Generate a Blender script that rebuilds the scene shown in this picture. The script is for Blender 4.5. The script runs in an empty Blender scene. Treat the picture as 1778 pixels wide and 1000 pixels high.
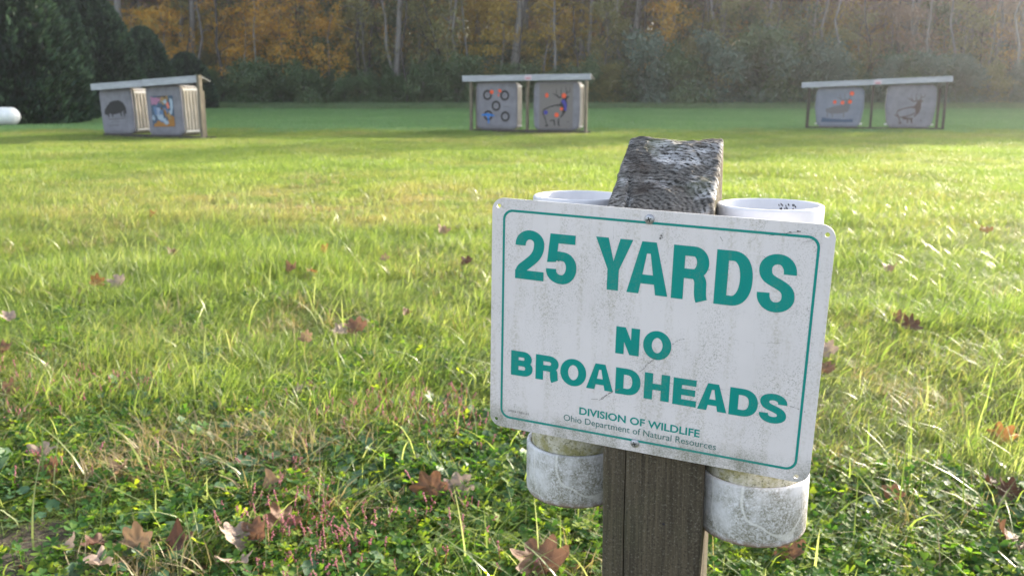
import bpy, bmesh, math, random
import numpy as np
from mathutils import Vector, Matrix
from mathutils import noise as mnoise

sc = bpy.context.scene
R = math.radians
CAM_H, PITCH, FPX = 1.03, R(12.37), 1530.0

# ------------------------------------------------------------------ camera
cam_d = bpy.data.cameras.new('camera')
cam = bpy.data.objects.new('camera', cam_d)
sc.collection.objects.link(cam)
cam.location = (0, 0, CAM_H)
cam.rotation_euler = (R(90) - PITCH, 0, 0)
cam_d.sensor_width = 36.0
cam_d.lens = 36.0 * FPX / 1778.0
cam_d.clip_start = 0.02
cam_d.clip_end = 3000
cam_d.dof.use_dof = True
cam_d.dof.focus_distance = 0.80
cam_d.dof.aperture_fstop = 14.0
sc.camera = cam

# ------------------------------------------------------------------ sky, sun, exposure
SUN_AZ, SUN_EL = R(47), R(18.5)
world = bpy.data.worlds.new('World'); sc.world = world
world.use_nodes = True
wn = world.node_tree; wn.nodes.clear()
sky = wn.nodes.new('ShaderNodeTexSky'); sky.sky_type = 'NISHITA'; sky.sun_disc = False
sky.sun_elevation = SUN_EL; sky.sun_rotation = SUN_AZ
sky.air_density = 1.0; sky.dust_density = 2.0; sky.ozone_density = 1.0
bg = wn.nodes.new('ShaderNodeBackground'); bg.inputs['Strength'].default_value = 0.15
wo = wn.nodes.new('ShaderNodeOutputWorld')
hs = wn.nodes.new('ShaderNodeHueSaturation'); hs.inputs['Saturation'].default_value = .55
wn.links.new(sky.outputs[0], hs.inputs['Color']); wn.links.new(hs.outputs[0], bg.inputs[0]); wn.links.new(bg.outputs[0], wo.inputs[0])
sun_d = bpy.data.lights.new('sun', 'SUN'); sun_d.energy = 5.0; sun_d.angle = R(0.6)
sun_d.color = (1.0, 0.87, 0.68)
sun = bpy.data.objects.new('sun', sun_d); sc.collection.objects.link(sun)
sdir = Vector((math.sin(SUN_AZ) * math.cos(SUN_EL), math.cos(SUN_AZ) * math.cos(SUN_EL), math.sin(SUN_EL)))
sun.rotation_euler = sdir.to_track_quat('Z', 'Y').to_euler()
sun.location = sdir * 60
sc.view_settings.view_transform = 'Standard'; sc.view_settings.look = 'None'
sc.view_settings.exposure = 2.0; sc.view_settings.gamma = 1.0
sc.view_settings.use_curve_mapping = False
sc.render.engine = 'CYCLES'
sc.cycles.max_bounces = 8; sc.cycles.transparent_max_bounces = 16
sc.cycles.use_denoising = True

rng = np.random.default_rng(7); random.seed(7)
cp, sp = math.cos(PITCH), math.sin(PITCH)

def ray(px, py):
    a, b = (px - 889) / FPX, (py - 500) / FPX
    return Vector((a, cp - b * sp, -sp - b * cp))
def ground(px, py, z=0.0):            # where a point of the field lies
    d = ray(px, py); t = (z - CAM_H) / d.z
    return Vector((d.x * t, d.y * t, z))
def at_y(px, y, z=0.0):               # x of something standing at distance y
    return Vector(((px - 889) / FPX * (y * cp + (CAM_H - z) * sp), y, z))

# ------------------------------------------------------------------ node helpers
class NT:
    def __init__(s, name):
        s.m = bpy.data.materials.new(name); s.m.use_nodes = True
        s.t = s.m.node_tree; s.t.nodes.clear()
        s.out = s.n('ShaderNodeOutputMaterial')
    def n(s, kind, **kw):
        nd = s.t.nodes.new(kind)
        for k, v in kw.items():
            if hasattr(nd, k) and not k[0].isupper(): setattr(nd, k, v)
            else: s.set(nd, k, v)
        return nd
    def set(s, nd, k, v):
        i = nd.inputs[int(k[1:])] if k[0] == 'I' and k[1:].isdigit() else nd.inputs[k.replace('_', ' ')]
        if isinstance(v, bpy.types.NodeSocket): s.t.links.new(v, i)
        else:
            if isinstance(v, (tuple, list)) and len(v) == 3 and i.type == 'RGBA': v = (*v, 1)
            i.default_value = v
    def coord(s, kind='Object'):
        return s.n('ShaderNodeTexCoord').outputs[kind]
    def pos(s): return s.n('ShaderNodeNewGeometry').outputs['Position']
    def map(s, v, scale=(1, 1, 1), loc=(0, 0, 0), rot=(0, 0, 0)):
        return s.n('ShaderNodeMapping', Vector=v, Scale=scale, Location=loc, Rotation=rot).outputs[0]
    def noise(s, v, scale, detail=4, rough=.6, dist=0):
        return s.n('ShaderNodeTexNoise', Vector=v, Scale=scale, Detail=detail, Roughness=rough, Distortion=dist).outputs['Fac']
    def ramp(s, f, lo, hi, a=0.0, b=1.0):
        return s.n('ShaderNodeMapRange', I0=f, I1=lo, I2=hi, I3=a, I4=b).outputs[0]
    def mix(s, f, a, b, mode='MIX'):
        nd = s.n('ShaderNodeMix', data_type='RGBA', blend_type=mode)
        for i, v in ((0, f), (6, a), (7, b)): s.set(nd, 'I%d' % i, v)
        return nd.outputs[2]
    def math(s, op, a, b=0.0, clamp=False):
        return s.n('ShaderNodeMath', operation=op, use_clamp=clamp, I0=a, I1=b).outputs[0]
    def attr(s, name): return s.n('ShaderNodeAttribute', attribute_name=name).outputs['Fac']
    def bump(s, h, strength=.5, dist=.01):
        return s.n('ShaderNodeBump', Height=h, Strength=strength, Distance=dist).outputs[0]
    def bsdf(s, col, rough=.8, spec=.5, normal=None, metal=0.0):
        b = s.n('ShaderNodeBsdfPrincipled', Base_Color=col, Roughness=rough, Metallic=metal)
        b.inputs['Specular IOR Level'].default_value = spec
        if normal is not None: s.set(b, 'Normal', normal)
        return b.outputs[0]
    def done(s, sh):
        s.t.links.new(sh, s.out.inputs[0]); return s.m

def leaf_material(name, cols, trans=.45, rough=.45, gloss=.5, scale=1.5, transtint=(1.25, 1.2, .55), extra=None):
    m = NT(name)
    r = m.attr('rnd')
    c = m.mix(m.ramp(r, 0, .5), cols[0], cols[1])
    c = m.mix(m.ramp(r, .5, 1), c, cols[2])
    w = m.noise(m.pos(), scale, 3)
    c = m.mix(m.ramp(w, .35, .65), c, m.mix(.45, c, cols[0]))
    if extra: c = extra(m, c, r)
    p = m.bsdf(c, rough, gloss)
    t = m.n('ShaderNodeBsdfTranslucent', Color=m.mix(1.0, c, transtint, 'MULTIPLY')).outputs[0]
    mx = m.n('ShaderNodeMixShader', I0=trans, I1=p, I2=t)
    return m.done(mx.outputs[0])

# ------------------------------------------------------------------ mesh helpers
def link(name, me, mats=(), parent=None, loc=None):
    for m in (mats if isinstance(mats, (list, tuple)) else [mats]):
        if m and m.name not in [x.name for x in me.materials if x]: me.materials.append(m)
    o = bpy.data.objects.new(name, me); sc.collection.objects.link(o)
    if parent: o.parent = parent
    if loc is not None: o.location = loc
    return o
def tag(o, label=None, cat=None, group=None, kind=None):
    for k, v in (('label', label), ('category', cat), ('group', group), ('kind', kind)):
        if v: o[k] = v
    return o
def empty(name, loc, rz=0.0):
    o = bpy.data.objects.new(name, None); sc.collection.objects.link(o)
    o.empty_display_size = .1; o.location = loc; o.rotation_euler = (0, 0, rz); return o
def mesh_np(name, V, faces_list, attrs=None, smooth=False):
    """V (n,3); faces_list: list of int arrays (m,k)"""
    me = bpy.data.meshes.new(name)
    V = np.asarray(V, np.float32)
    loops = np.concatenate([f.ravel() for f in faces_list]).astype(np.int32)
    sizes = np.concatenate([np.full(len(f), f.shape[1], np.int32) for f in faces_list])
    starts = np.concatenate([[0], np.cumsum(sizes)[:-1]]).astype(np.int32)
    me.vertices.add(len(V)); me.vertices.foreach_set('co', V.ravel())
    me.loops.add(len(loops)); me.loops.foreach_set('vertex_index', loops)
    me.polygons.add(len(sizes)); me.polygons.foreach_set('loop_start', starts); me.polygons.foreach_set('loop_total', sizes)
    for k, a in (attrs or {}).items():
        at = me.attributes.new(k, 'FLOAT', 'POINT'); at.data.foreach_set('value', np.asarray(a, np.float32))
    if smooth: me.polygons.foreach_set('use_smooth', np.ones(len(sizes), bool))
    me.update(calc_edges=True)
    return me
class MB:
    """collects shapes in one bmesh"""
    def __init__(s): s.b = bmesh.new()
    def box(s, c, d, rot=None, bevel=0.0, mat=0):
        r = bmesh.ops.create_cube(s.b, size=1.0)
        vs = r['verts']
        M = Matrix.Translation(Vector(c)) @ (rot.to_4x4() if rot else Matrix()) @ Matrix.Diagonal((*d, 1))
        bmesh.ops.transform(s.b, matrix=M, verts=vs)
        if bevel:
            es = list({e for v in vs for e in v.link_edges})
            bmesh.ops.bevel(s.b, geom=es, offset=bevel, segments=2, affect='EDGES')
        return s
    def poly(s, pts, z0=0.0, z1=None):
        vs = [s.b.verts.new((x, y, z0)) for x, y in pts]
        f = s.b.faces.new(vs)
        if z1 is not None:
            g = bmesh.ops.extrude_face_region(s.b, geom=[f])
            bmesh.ops.translate(s.b, vec=(0, 0, z1 - z0), verts=[v for v in g['geom'] if isinstance(v, bmesh.types.BMVert)])
        return s
    def lathe(s, prof, seg=48, c=(0, 0, 0), smooth=True):
        rings = []
        for r, z in prof:
            rings.append([s.b.verts.new((c[0] + r * math.cos(2 * math.pi * i / seg), c[1] + r * math.sin(2 * math.pi * i / seg), c[2] + z)) for i in range(seg)])
        for a, b in zip(rings, rings[1:]):
            for i in range(seg):
                f = s.b.faces.new((a[i], a[(i + 1) % seg], b[(i + 1) % seg], b[i])); f.smooth = smooth
        s.rings = rings; return s
    def tube(s, pts, rad, seg=8, smooth=True):
        pts = [Vector(p) for p in pts]; rings = []
        for i, p in enumerate(pts):
            t = (pts[min(i + 1, len(pts) - 1)] - pts[max(i - 1, 0)]).normalized()
            u = t.orthogonal().normalized() if i == 0 else (u - t * u.dot(t)).normalized()
            v = t.cross(u); r = rad[i] if hasattr(rad, '__len__') else rad
            rings.append([s.b.verts.new(p + (u * math.cos(k * 2 * math.pi / seg) + v * math.sin(k * 2 * math.pi / seg)) * r) for k in range(seg)])
        for a, b in zip(rings, rings[1:]):
            for i in range(seg):
                f = s.b.faces.new((a[i], a[(i + 1) % seg], b[(i + 1) % seg], b[i])); f.smooth = smooth
        for rg in (rings[0], rings[-1]):
            try: s.b.faces.new(rg)
            except ValueError: pass
        return s
    def mesh(s, name):
        bmesh.ops.recalc_face_normals(s.b, faces=s.b.faces[:])
        me = bpy.data.meshes.new(name); s.b.to_mesh(me); s.b.free(); return me
    def build(s, name, mat, parent=None, loc=None): return link(name, s.mesh(name), mat, parent, loc)

def scatter(name, P, rotz, scale, idx, sources, tilt=None):
    """one stuff object: instances of the source meshes on points"""
    n = len(P)
    me = bpy.data.meshes.new(name); me.vertices.add(n); me.vertices.foreach_set('co', np.asarray(P, np.float32).ravel())
    rot = np.zeros((n, 3), np.float32); rot[:, 2] = rotz
    if tilt is not None: rot[:, :2] = tilt
    a = me.attributes.new('rot', 'FLOAT_VECTOR', 'POINT'); a.data.foreach_set('vector', rot.ravel())
    a = me.attributes.new('scl', 'FLOAT_VECTOR', 'POINT'); a.data.foreach_set('vector', np.asarray(scale, np.float32).ravel())
    a = me.attributes.new('idx', 'INT', 'POINT'); a.data.foreach_set('value', np.asarray(idx, np.int32))
    coll = bpy.data.collections.new(name + '_sources')
    for i, s in enumerate(sources):
        so = bpy.data.objects.new('%s_source_%02d' % (name, i), s); coll.objects.link(so)
    o = link(name, me)
    ng = bpy.data.node_groups.new(name + '_scatter', 'GeometryNodeTree')
    ng.interface.new_socket('Geometry', in_out='INPUT', socket_type='NodeSocketGeometry')
    ng.interface.new_socket('Geometry', in_out='OUTPUT', socket_type='NodeSocketGeometry')
    N, L = ng.nodes.new, ng.links.new
    gi, go = N('NodeGroupInput'), N('NodeGroupOutput')
    ci = N('GeometryNodeCollectionInfo'); ci.inputs['Collection'].default_value = coll
    ci.inputs['Separate Children'].default_value = True; ci.inputs['Reset Children'].default_value = True
    ip = N('GeometryNodeInstanceOnPoints'); ip.inputs['Pick Instance'].default_value = True
    def na(nm, ty):
        q = N('GeometryNodeInputNamedAttribute'); q.data_type = ty; q.inputs['Name'].default_value = nm; return q.outputs[0]
    L(gi.outputs[0], ip.inputs['Points']); L(ci.outputs[0], ip.inputs['Instance'])
    L(na('idx', 'INT'), ip.inputs['Instance Index']); L(na('scl', 'FLOAT_VECTOR'), ip.inputs['Scale'])
    e2r = N('FunctionNodeEulerToRotation'); L(na('rot', 'FLOAT_VECTOR'), e2r.inputs[0]); L(e2r.outputs[0], ip.inputs['Rotation'])
    L(ip.outputs[0], go.inputs[0])
    md = o.modifiers.new('scatter', 'NODES'); md.node_group = ng
    o['kind'] = 'stuff'
    return o

# ------------------------------------------------------------------ materials: field
def field_tint(m, c, r):
    """worn straw patches and clumps, in world space"""
    p = m.pos()
    big = m.noise(p, .35, 3, .55)
    straw = m.mix(m.ramp(r, 0, 1), (.38, .31, .18), (.24, .20, .11))
    k = m.ramp(big, .46, .64, 0, .8)
    # the walked bare strip eight metres out
    sep = m.n('ShaderNodeSeparateXYZ', I0=p)
    dx = m.math('MULTIPLY', m.math('ADD', sep.outputs[0], 1.5), .42)
    dy = m.math('MULTIPLY', m.math('SUBTRACT', sep.outputs[1], 8.3), .72)
    d2 = m.math('ADD', m.math('MULTIPLY', dx, dx), m.math('MULTIPLY', dy, dy))
    strip = m.ramp(d2, 2.2, .2, 0, .85)
    strip = m.math('MULTIPLY', strip, m.ramp(m.noise(p, 1.4, 4), .38, .62))
    k2 = m.math('MAXIMUM', m.math('MULTIPLY', k, m.ramp(r, .35, .8)), strip, True)
    c = m.mix(k2, c, straw)
    blue = m.ramp(m.noise(m.map(p, loc=(31, 7, 0)), .6, 3), .52, .7, 0, .5)
    c = m.mix(blue, c, m.mix(.5, c, (.035, .085, .035)))
    dk = m.ramp(m.noise(m.map(p, loc=(3, 17, 0)), 2.3, 4, .65), .52, .64, 0, .38)
    c = m.mix(dk, c, m.mix(1.0, c, (.55, .68, .60), 'MULTIPLY'))
    lt = m.ramp(m.noise(m.map(p, loc=(13, 1, 0)), 1.1, 4, .65), .54, .66, 0, .55)
    return m.mix(m.math('MULTIPLY', lt, m.ramp(r, .2, .7)), c, (.27, .30, .17))
M_grass = leaf_material('grass_blades', [(.085, .145, .030), (.155, .225, .048), (.26, .30, .10)], trans=.54, rough=.42, gloss=.5,
                        transtint=(1.7, 1.68, .95), extra=field_tint)
M_long = leaf_material('long_pale_blades', [(.11, .17, .04), (.22, .28, .09), (.34, .36, .20)], trans=.5, rough=.35, gloss=.6, transtint=(1.6, 1.6, .9))
M_farg = leaf_material('shade_tinted_far_grass', [(.10, .21, .075), (.15, .28, .10), (.23, .32, .14)], trans=.35, rough=.5, gloss=.5, scale=.12, transtint=(1.1, 1.2, .8))  # bluish tone of the tree-shaded band put into the blade colour
M_straw = leaf_material('dry_grass', [(.30, .24, .13), (.42, .35, .22), (.22, .16, .09)], trans=.3, rough=.5)
M_tall = leaf_material('tall_grass', [(.09, .17, .08), (.15, .23, .11), (.24, .27, .15)], trans=.4, rough=.5, transtint=(1.2, 1.2, .6))
M_clover = leaf_material('clover_leaves', [(.030, .085, .025), (.070, .155, .035), (.24, .30, .045)], trans=.52, rough=.6, gloss=.2, transtint=(2.3, 2.2, .5), scale=5)
M_ivy = leaf_material('ground_ivy_leaves', [(.04, .095, .045), (.07, .15, .07), (.13, .21, .11)], trans=.35, rough=.5, gloss=.35, scale=5)
M_pink = leaf_material('pink_flower_spikes', [(.50, .16, .24), (.62, .30, .36), (.38, .13, .13)], trans=.3, rough=.6, transtint=(1.2, .9, .9))
M_redstem = leaf_material('reddish_stems', [(.22, .08, .05), (.26, .14, .07), (.15, .12, .05)], trans=.2, rough=.6)

def mk_ground():
    m = NT('field_soil'); p = m.pos()
    a = m.noise(p, 9, 6, .7); b = m.noise(p, .5, 4)
    c = m.mix(m.ramp(a, .3, .7), (.030, .034, .012), (.075, .078, .025))
    c = m.mix(m.ramp(b, .45, .7), c, (.085, .070, .035))
    sep = m.n('ShaderNodeSeparateXYZ', I0=p)
    far = m.ramp(sep.outputs[1], 8, 24)
    c = m.mix(far, c, m.mix(m.ramp(m.noise(p, 1.5, 5), .35, .65), (.08, .15, .045), (.13, .20, .06)))
    return m.done(m.bsdf(c, .95, .1, m.bump(a, .8, .03)))
M_soil = mk_ground()

# ------------------------------------------------------------------ the ground: one sheet to the horizon
def gheight(x, y):
    h = 0.02 * mnoise.noise(Vector((x * .35, y * .35, 0))) + 0.008 * mnoise.noise(Vector((x * 1.7, y * 1.7, 3)))
    return h * min(1, max(0, (y - 1.0) / 3))
def build_ground():
    xs = np.concatenate([-np.geomspace(900, 30, 12), np.linspace(-28, 28, 113), np.geomspace(30, 900, 12)])
    ys = np.concatenate([[-900, -200, -50, -15, -5], np.linspace(-2, 40, 127), np.geomspace(42, 1500, 26)])
    V = [(x, y, gheight(x, y)) for y in ys for x in xs]
    nx = len(xs); i = np.arange(len(ys) - 1)[:, None] * nx + np.arange(nx - 1)[None]
    i = i.ravel(); F = np.stack([i, i + 1, i + 1 + nx, i + nx], 1)
    return mesh_np('ground', V, [F], smooth=True)
g = link('ground', build_ground(), M_soil); tag(g, kind='structure')

# where each fallen leaf lies
leaf_list = [  # pixel, size, colour, tilt, label
 (748, 850, .075, 'brown', (R(65), R(-25)), 'large curled rusty brown leaf standing up in the grass left of the left tube'),
 (795, 846, .062, 'pale', (R(35), R(28)), 'pale ribbed leaf leaning against the large rusty leaf, left of the left tube'),
 (473, 842, .055, 'tan', (R(38), R(15)), 'small tan curled leaf with a yellow rim, alone in the clover'),
 (72, 792, .062, 'pale', (R(35), R(-10)), 'pale pinkish-brown leaf near the left edge, upper one of a touching pair'),
 (86, 818, .055, 'brown', (R(45), R(20)), 'brown leaf near the left edge, lower one of a touching pair'),
 (205, 818, .055, 'tan', (R(25), R(-20)), 'tan leaf half sunk in dry straw grass on the left'),
 (486, 908, .070, 'brown', (R(35), R(30)), 'rusty brown leaf right of the grey pointed leaf in the near clover'),
 (446, 925, .055, 'brown', (R(55), R(-10)), 'small folded reddish leaf squeezed between grey and rusty leaves in the near clover'),
 (412, 933, .068, 'pale', (R(22), R(-15)), 'grey-pink leaf with sharp points lying in the near clover'),
 (408, 972, .060, 'pale', (R(12), R(5)), 'flat pinkish leaf just below the grey pointed leaf'),
 (113, 950, .045, 'pale', (R(20), R(10)), 'pale pink leaf at the edge of the gravel corner'),
 (182, 978, .062, 'pale', (R(25), R(-5)), 'pale salmon leaf between the gravel corner and green clover'),
 (236, 942, .060, 'tan', (R(60), R(5)), 'leaf with greenish middle and brown rim standing by the gravel corner'),
 (303, 945, .066, 'dark', (R(25), R(15)), 'dark brown crumpled leaf in the lower left clover'),
 (170, 942, .050, 'dark', (R(15), R(0)), 'very dark flattened leaf just above the salmon leaf'),
 (940, 978, .095, 'brown', (R(22), R(-10)), 'big glossy brown leaf below the left tube beside the post'),
 (1372, 962, .060, 'brown', (R(30), R(-20)), 'reddish brown leaf under the right tube'),
 (1740, 762, .060, 'orange', (R(50), R(-10)), 'bright rusty leaf glowing in the long grass near the right edge'),
 (1551, 862, .045, 'brown', (R(60), R(5)), 'small brown leaf between right tube and right edge'),
 (1752, 940, .070, 'brown', (R(35), R(25)), 'brown leaf in the lower right corner'),
 (1755, 858, .060, 'dark', (R(40), R(-20)), 'dark curled leaf above the lower right corner leaf'),
 (1722, 842, .045, 'dark', (R(30), R(10)), 'small dark leaf left of the dark curled one near the right edge'),
 (1438, 612, .075, 'pale', (R(60), R(-25)), 'pale ribbed leaf peeping out right of the sign'),
 (1434, 645, .060, 'brown', (R(30), R(0)), 'brown leaf just below the pale one at the sign\'s right side'),
 (1582, 570, .085, 'dark', (R(40), R(10)), 'dark brown curled leaf in the grass right of the sign'),
 (1562, 558, .070, 'brown', (R(35), R(-30)), 'brown leaf touching the dark curled one right of the sign'),
 (1545, 468, .080, 'tan', (R(30), R(-10)), 'faint tan leaf in the grass beyond the sign\'s right corner'),
 (207, 490, .090, 'pale', (R(45), R(-30)), 'nearly white sunlit leaf in the left grass'),
 (168, 490, .075, 'orange', (R(60), R(10)), 'orange leaf just left of the nearly white one'),
 (505, 470, .085, 'brown', (R(45), R(10)), 'brown leaf in the grass left of the yellow-orange one'),
 (543, 473, .065, 'orange', (R(20), R(0)), 'yellow-orange leaf in the middle left grass'),
 (618, 572, .090, 'brown', (R(40), R(-15)), 'rusty leaf in long grass left of the sign'),
 (590, 578, .060, 'pale', (R(30), R(20)), 'pale leaf touching the rusty one left of the sign'),
 (532, 590, .060, 'tan', (R(55), R(0)), 'golden brown upright leaf among long blades, left of the rusty one'),
 (770, 402, .100, 'tan', (R(45), R(15)), 'tan leaf in the grass just left of the sign\'s top corner'),
 (812, 458, .075, 'dark', (R(40), R(-10)), 'dark leaf in the grass nearest the sign\'s left edge'),
 (12, 684, .065, 'brown', (R(35), R(5)), 'brown leaf cut by the left edge, halfway down'),
 (16, 552, .075, 'pale', (R(25), R(-10)), 'pale leaf near the left edge in bright grass'),
 (6, 608, .070, 'brown', (R(40), R(10)), 'brown leaf at the left edge below the pale one'),
 (566, 434, .075, 'orange', (R(70), R(0)), 'small upright orange leaf in the far middle grass'),
 (515, 680, .040, 'pale', (R(25), R(10)), 'small pale leaf on green clover in the middle left'),
 (535, 668, .035, 'tan', (R(30), R(-10)), 'tiny tan leaf touching the small pale one on clover'),
 (300, 440, .070, 'brown', (R(40), R(10)), 'small brown leaf in far grass, straight below the left shelter'),
 (705, 545, .045, 'brown', (R(50), R(0)), 'little brown leaf between the rusty leaf and the sign'),
 (668, 452, .060, 'tan', (R(30), R(0)), 'tan leaf glinting in the mid grass left of the sign'),
 (265, 374, .085, 'orange', (R(40), R(0)), 'far small orange leaf on the worn strip of lawn'),
 (1712, 402, .090, 'orange', (R(30), R(0)), 'faint orange leaf in the far right grass'),
]
LEAF_AT = [(ground(q[0], q[1], .05), q[2]) for q in leaf_list]
def near_leaf(x, y, k=.55):
    return any((p.x - x) ** 2 + (p.y - y) ** 2 < (k * s_) ** 2 for p, s_ in LEAF_AT)

# ------------------------------------------------------------------ grass
def blades(name, size, n, hmin, hmax, w, seed, lean=.45, clump=.35, segs=3, mat=None, circ=True):
    r = np.random.default_rng(seed)
    nc = max(6, n // 22); cc = (r.random((nc, 2)) - .5) * size
    ci = r.integers(0, nc, n)
    uni = (r.random((n, 2)) - .5) * size
    pos = np.where(r.random((n, 1)) < clump, cc[ci] + r.normal(0, .022 * size ** .5, (n, 2)), uni)
    H = hmin + (hmax - hmin) * r.random(n) ** 1.6
    az = r.random(n) * 2 * np.pi
    wind = np.array([.35, -.1])
    ld = np.stack([np.cos(az), np.sin(az)], 1) * (lean * (.25 + 1.1 * r.random(n) ** 1.5))[:, None] + wind * lean
    face = az + np.pi / 2 + r.normal(0, .5, n)
    wd = np.stack([np.cos(face), np.sin(face)], 1) * (w * (.6 + .8 * r.random(n)))[:, None] / 2
    ts = np.linspace(0, 1, segs + 1)
    V = []; 
    curl = .5 + 1.1 * r.random(n)
    for t in ts[:-1]:
        c = pos + ld * (H * t ** (1 + curl * .8))[:, None]
        z = H * (t - .32 * np.linalg.norm(ld, axis=1) * t ** 2.2)
        k = (1 - .75 * t ** 2)
        V.append(np.concatenate([c - wd * k, z[:, None]], 1)); V.append(np.concatenate([c + wd * k, z[:, None]], 1))
    c = pos + ld * H[:, None]; z = H * (1 - .32 * np.linalg.norm(ld, axis=1))
    V.append(np.concatenate([c, z[:, None]], 1))
    V = np.stack(V, 1); k = V.shape[1]
    base = (np.arange(n) * k)[:, None]
    Q = np.concatenate([base + np.array([2 * i, 2 * i + 1, 2 * i + 3, 2 * i + 2]) for i in range(segs - 1)])
    T = base + np.array([2 * segs - 2, 2 * segs - 1, 2 * segs])
    rnd = np.repeat(r.random(n), k)
    V = V.reshape(-1, 3); V[:, 2] -= .004
    me = mesh_np(name, V, [Q, T], {'rnd': rnd}, smooth=True)
    me.materials.append(mat or M_grass); return me

def field_points(y0, y1, step, margin=1.15, jitter=.45, seed=1, halfmin=1.3):
    r = np.random.default_rng(seed); out = []
    y = y0
    while y < y1:
        half = y * .60 * margin + halfmin
        nx = int(2 * half / step) + 1
        x = -half + (np.arange(nx) + .5) * step
        out.append(np.stack([x + r.normal(0, jitter * step, nx), y + r.normal(0, jitter * step, nx)], 1)); y += step
    return np.concatenate(out)
def with_z(P): return np.array([(x, y, gheight(x, y)) for x, y in P])
POST = Vector((.147, .838))
def fbm(x, y, s, o=0): return mnoise.fractal(Vector((x * s + o, y * s - o, o)), 1.0, 2.0, 3)

def place_grass():
    near = [blades('turf', .30, 560, .02, .10, .0026, 10 + i, lean=.95) for i in range(6)]
    near += [blades('turf', .30, 400, .04, .15, .0030, 20 + i, lean=1.15, clump=.6) for i in range(5)]
    P = field_points(1.15, 7.5, .155, seed=2)
    keep, sc_, ix = [], [], []
    for i, (x, y) in enumerate(P):
        # the clover-covered edge of the path has little grass
        edge = 2.5 + .45 * fbm(x, y, 1.2, 4) + (.20 if x < .1 else -.5 if x > .35 else 0)
        dens = 1 if y > edge else (.8 if x > .3 else .45)
        if x < -.95 and y < 2.12 + .35 * (x + .95): dens = .04
        if random.random() > dens: continue
        h = 1.0 + .75 * fbm(x, y, .9, 9)
        if y > 6.2: h *= .9
        sx = random.uniform(.9, 1.25); keep.append((x, y))
        if y < edge: h *= .62 if x < .3 else .85
        sc_.append((sx, sx, max(.45, h) * random.uniform(.8, 1.15)))
        ix.append(random.randrange(6) if random.random() < .62 - .25 * fbm(x, y, 1.1, 2) else 6 + random.randrange(5))
    keep = np.array(keep)
    o = scatter('grass', with_z(keep), rng.random(len(keep)) * 6.28 * .25 - .8, sc_, ix, near)
    tag(o, 'mown green grass covering the near part of the range', 'grass')
    mid = [blades('turf_mid', .6, 1300, .03, .10, .0042, 40 + i, lean=.7) for i in range(5)]
    P = field_points(7.2, 26, .36, seed=3)
    sc_ = []
    for x, y in P:
        bare = math.exp(-(((x + 1.5) * .42) ** 2 + ((y - 8.3) * .72) ** 2) / .6)
        h = (1.0 + .8 * fbm(x, y, .7, 5)) * (1 - .55 * bare)
        sc_.append((1.15, 1.15, max(.4, h)))
    o = scatter('grass', with_z(P), rng.random(len(P)) * 6.28, sc_, rng.integers(0, 5, len(P)), mid)
    tag(o, 'sunlit mown grass between the sign and the target shelters', 'grass')
    far = [blades('turf_far', 2.0, 2600, .04, .12, .016, 60 + i, lean=.6, segs=2, mat=M_farg) for i in range(4)]
    P = field_points(25, 66, 1.25, seed=4)
    o = scatter('grass', with_z(P), rng.random(len(P)) * 6.28, np.ones((len(P), 3)) * [1, 1, 1], rng.integers(0, 4, len(P)), far)
    tag(o, 'shaded grass beyond the shelters up to the trees', 'grass')
    tall = [blades('turf_tall', 2.0, 1800, .15, .55, .02, 70 + i, lean=.4, segs=3, mat=M_tall) for i in range(3)]
    P = field_points(61, 74, 1.2, seed=5)
    P = P[P[:, 1] > 63.5 + 1.5 * np.sin(P[:, 0] * .2)]
    s = np.ones((len(P), 3)); s[:, 2] = .35 + .65 * np.clip((P[:, 1] - 62) / 8, 0, 1)
    o = scatter('tall_grass', with_z(P), rng.random(len(P)) * 6.28, s, rng.integers(0, 3, len(P)), tall)
    tag(o, 'pale unmown grass fringe at the foot of the trees', 'grass')
place_grass()

# straw tufts
def place_straw():
    src = [blades('straw', .22, 90, .03, .13, .0028, 90 + i, lean=1.1, clump=.9, mat=M_straw) for i in range(4)]
    P = []
    for px, py, n, s in ((335, 800, 16, .22), (300, 770, 8, .2), (470, 800, 6, .2), (620, 760, 6, .2), (80, 740, 8, .25), (420, 790, 10, .2), (240, 350, 30, .9), (480, 380, 30, .7), (640, 320, 20, .9), (1500, 700, 6, .2)):
        c = ground(px, py)
        for _ in range(n): P.append((c.x + random.gauss(0, s), c.y + random.gauss(0, s * .6)))
    for _ in range(190):
        y = random.uniform(1.6, 7); P.append((random.uniform(-.65, .65) * y, y))
    P = np.array(P); n = len(P)
    s = np.ones((n, 3)) * rng.uniform(.7, 1.2, (n, 1))
    o = scatter('dry_grass', with_z(P), rng.random(n) * 6.28, s, rng.integers(0, 4, n), src)
    tag(o, 'dry straw-coloured grass tufts in the green turf', 'dry grass')
place_straw()

# long shiny loose blades lying over the turf
def place_long():
    src = [blades('long_blade', .3, 9, .12, .26, .0042, 120 + i, lean=1.5, clump=0, segs=5, mat=M_long) for i in range(5)]
    P = field_points(1.6, 9, .22, seed=8); P = P[rng.random(len(P)) < .8]
    n = len(P); s = np.ones((n, 3)) * rng.uniform(.7, 1.15, (n, 1))
    o = scatter('grass', with_z(P), rng.random(n) * 6.28, s, rng.integers(0, 5, n), src)
    tag(o, 'long glossy blades arching over the shorter turf', 'grass')
place_long()

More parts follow.
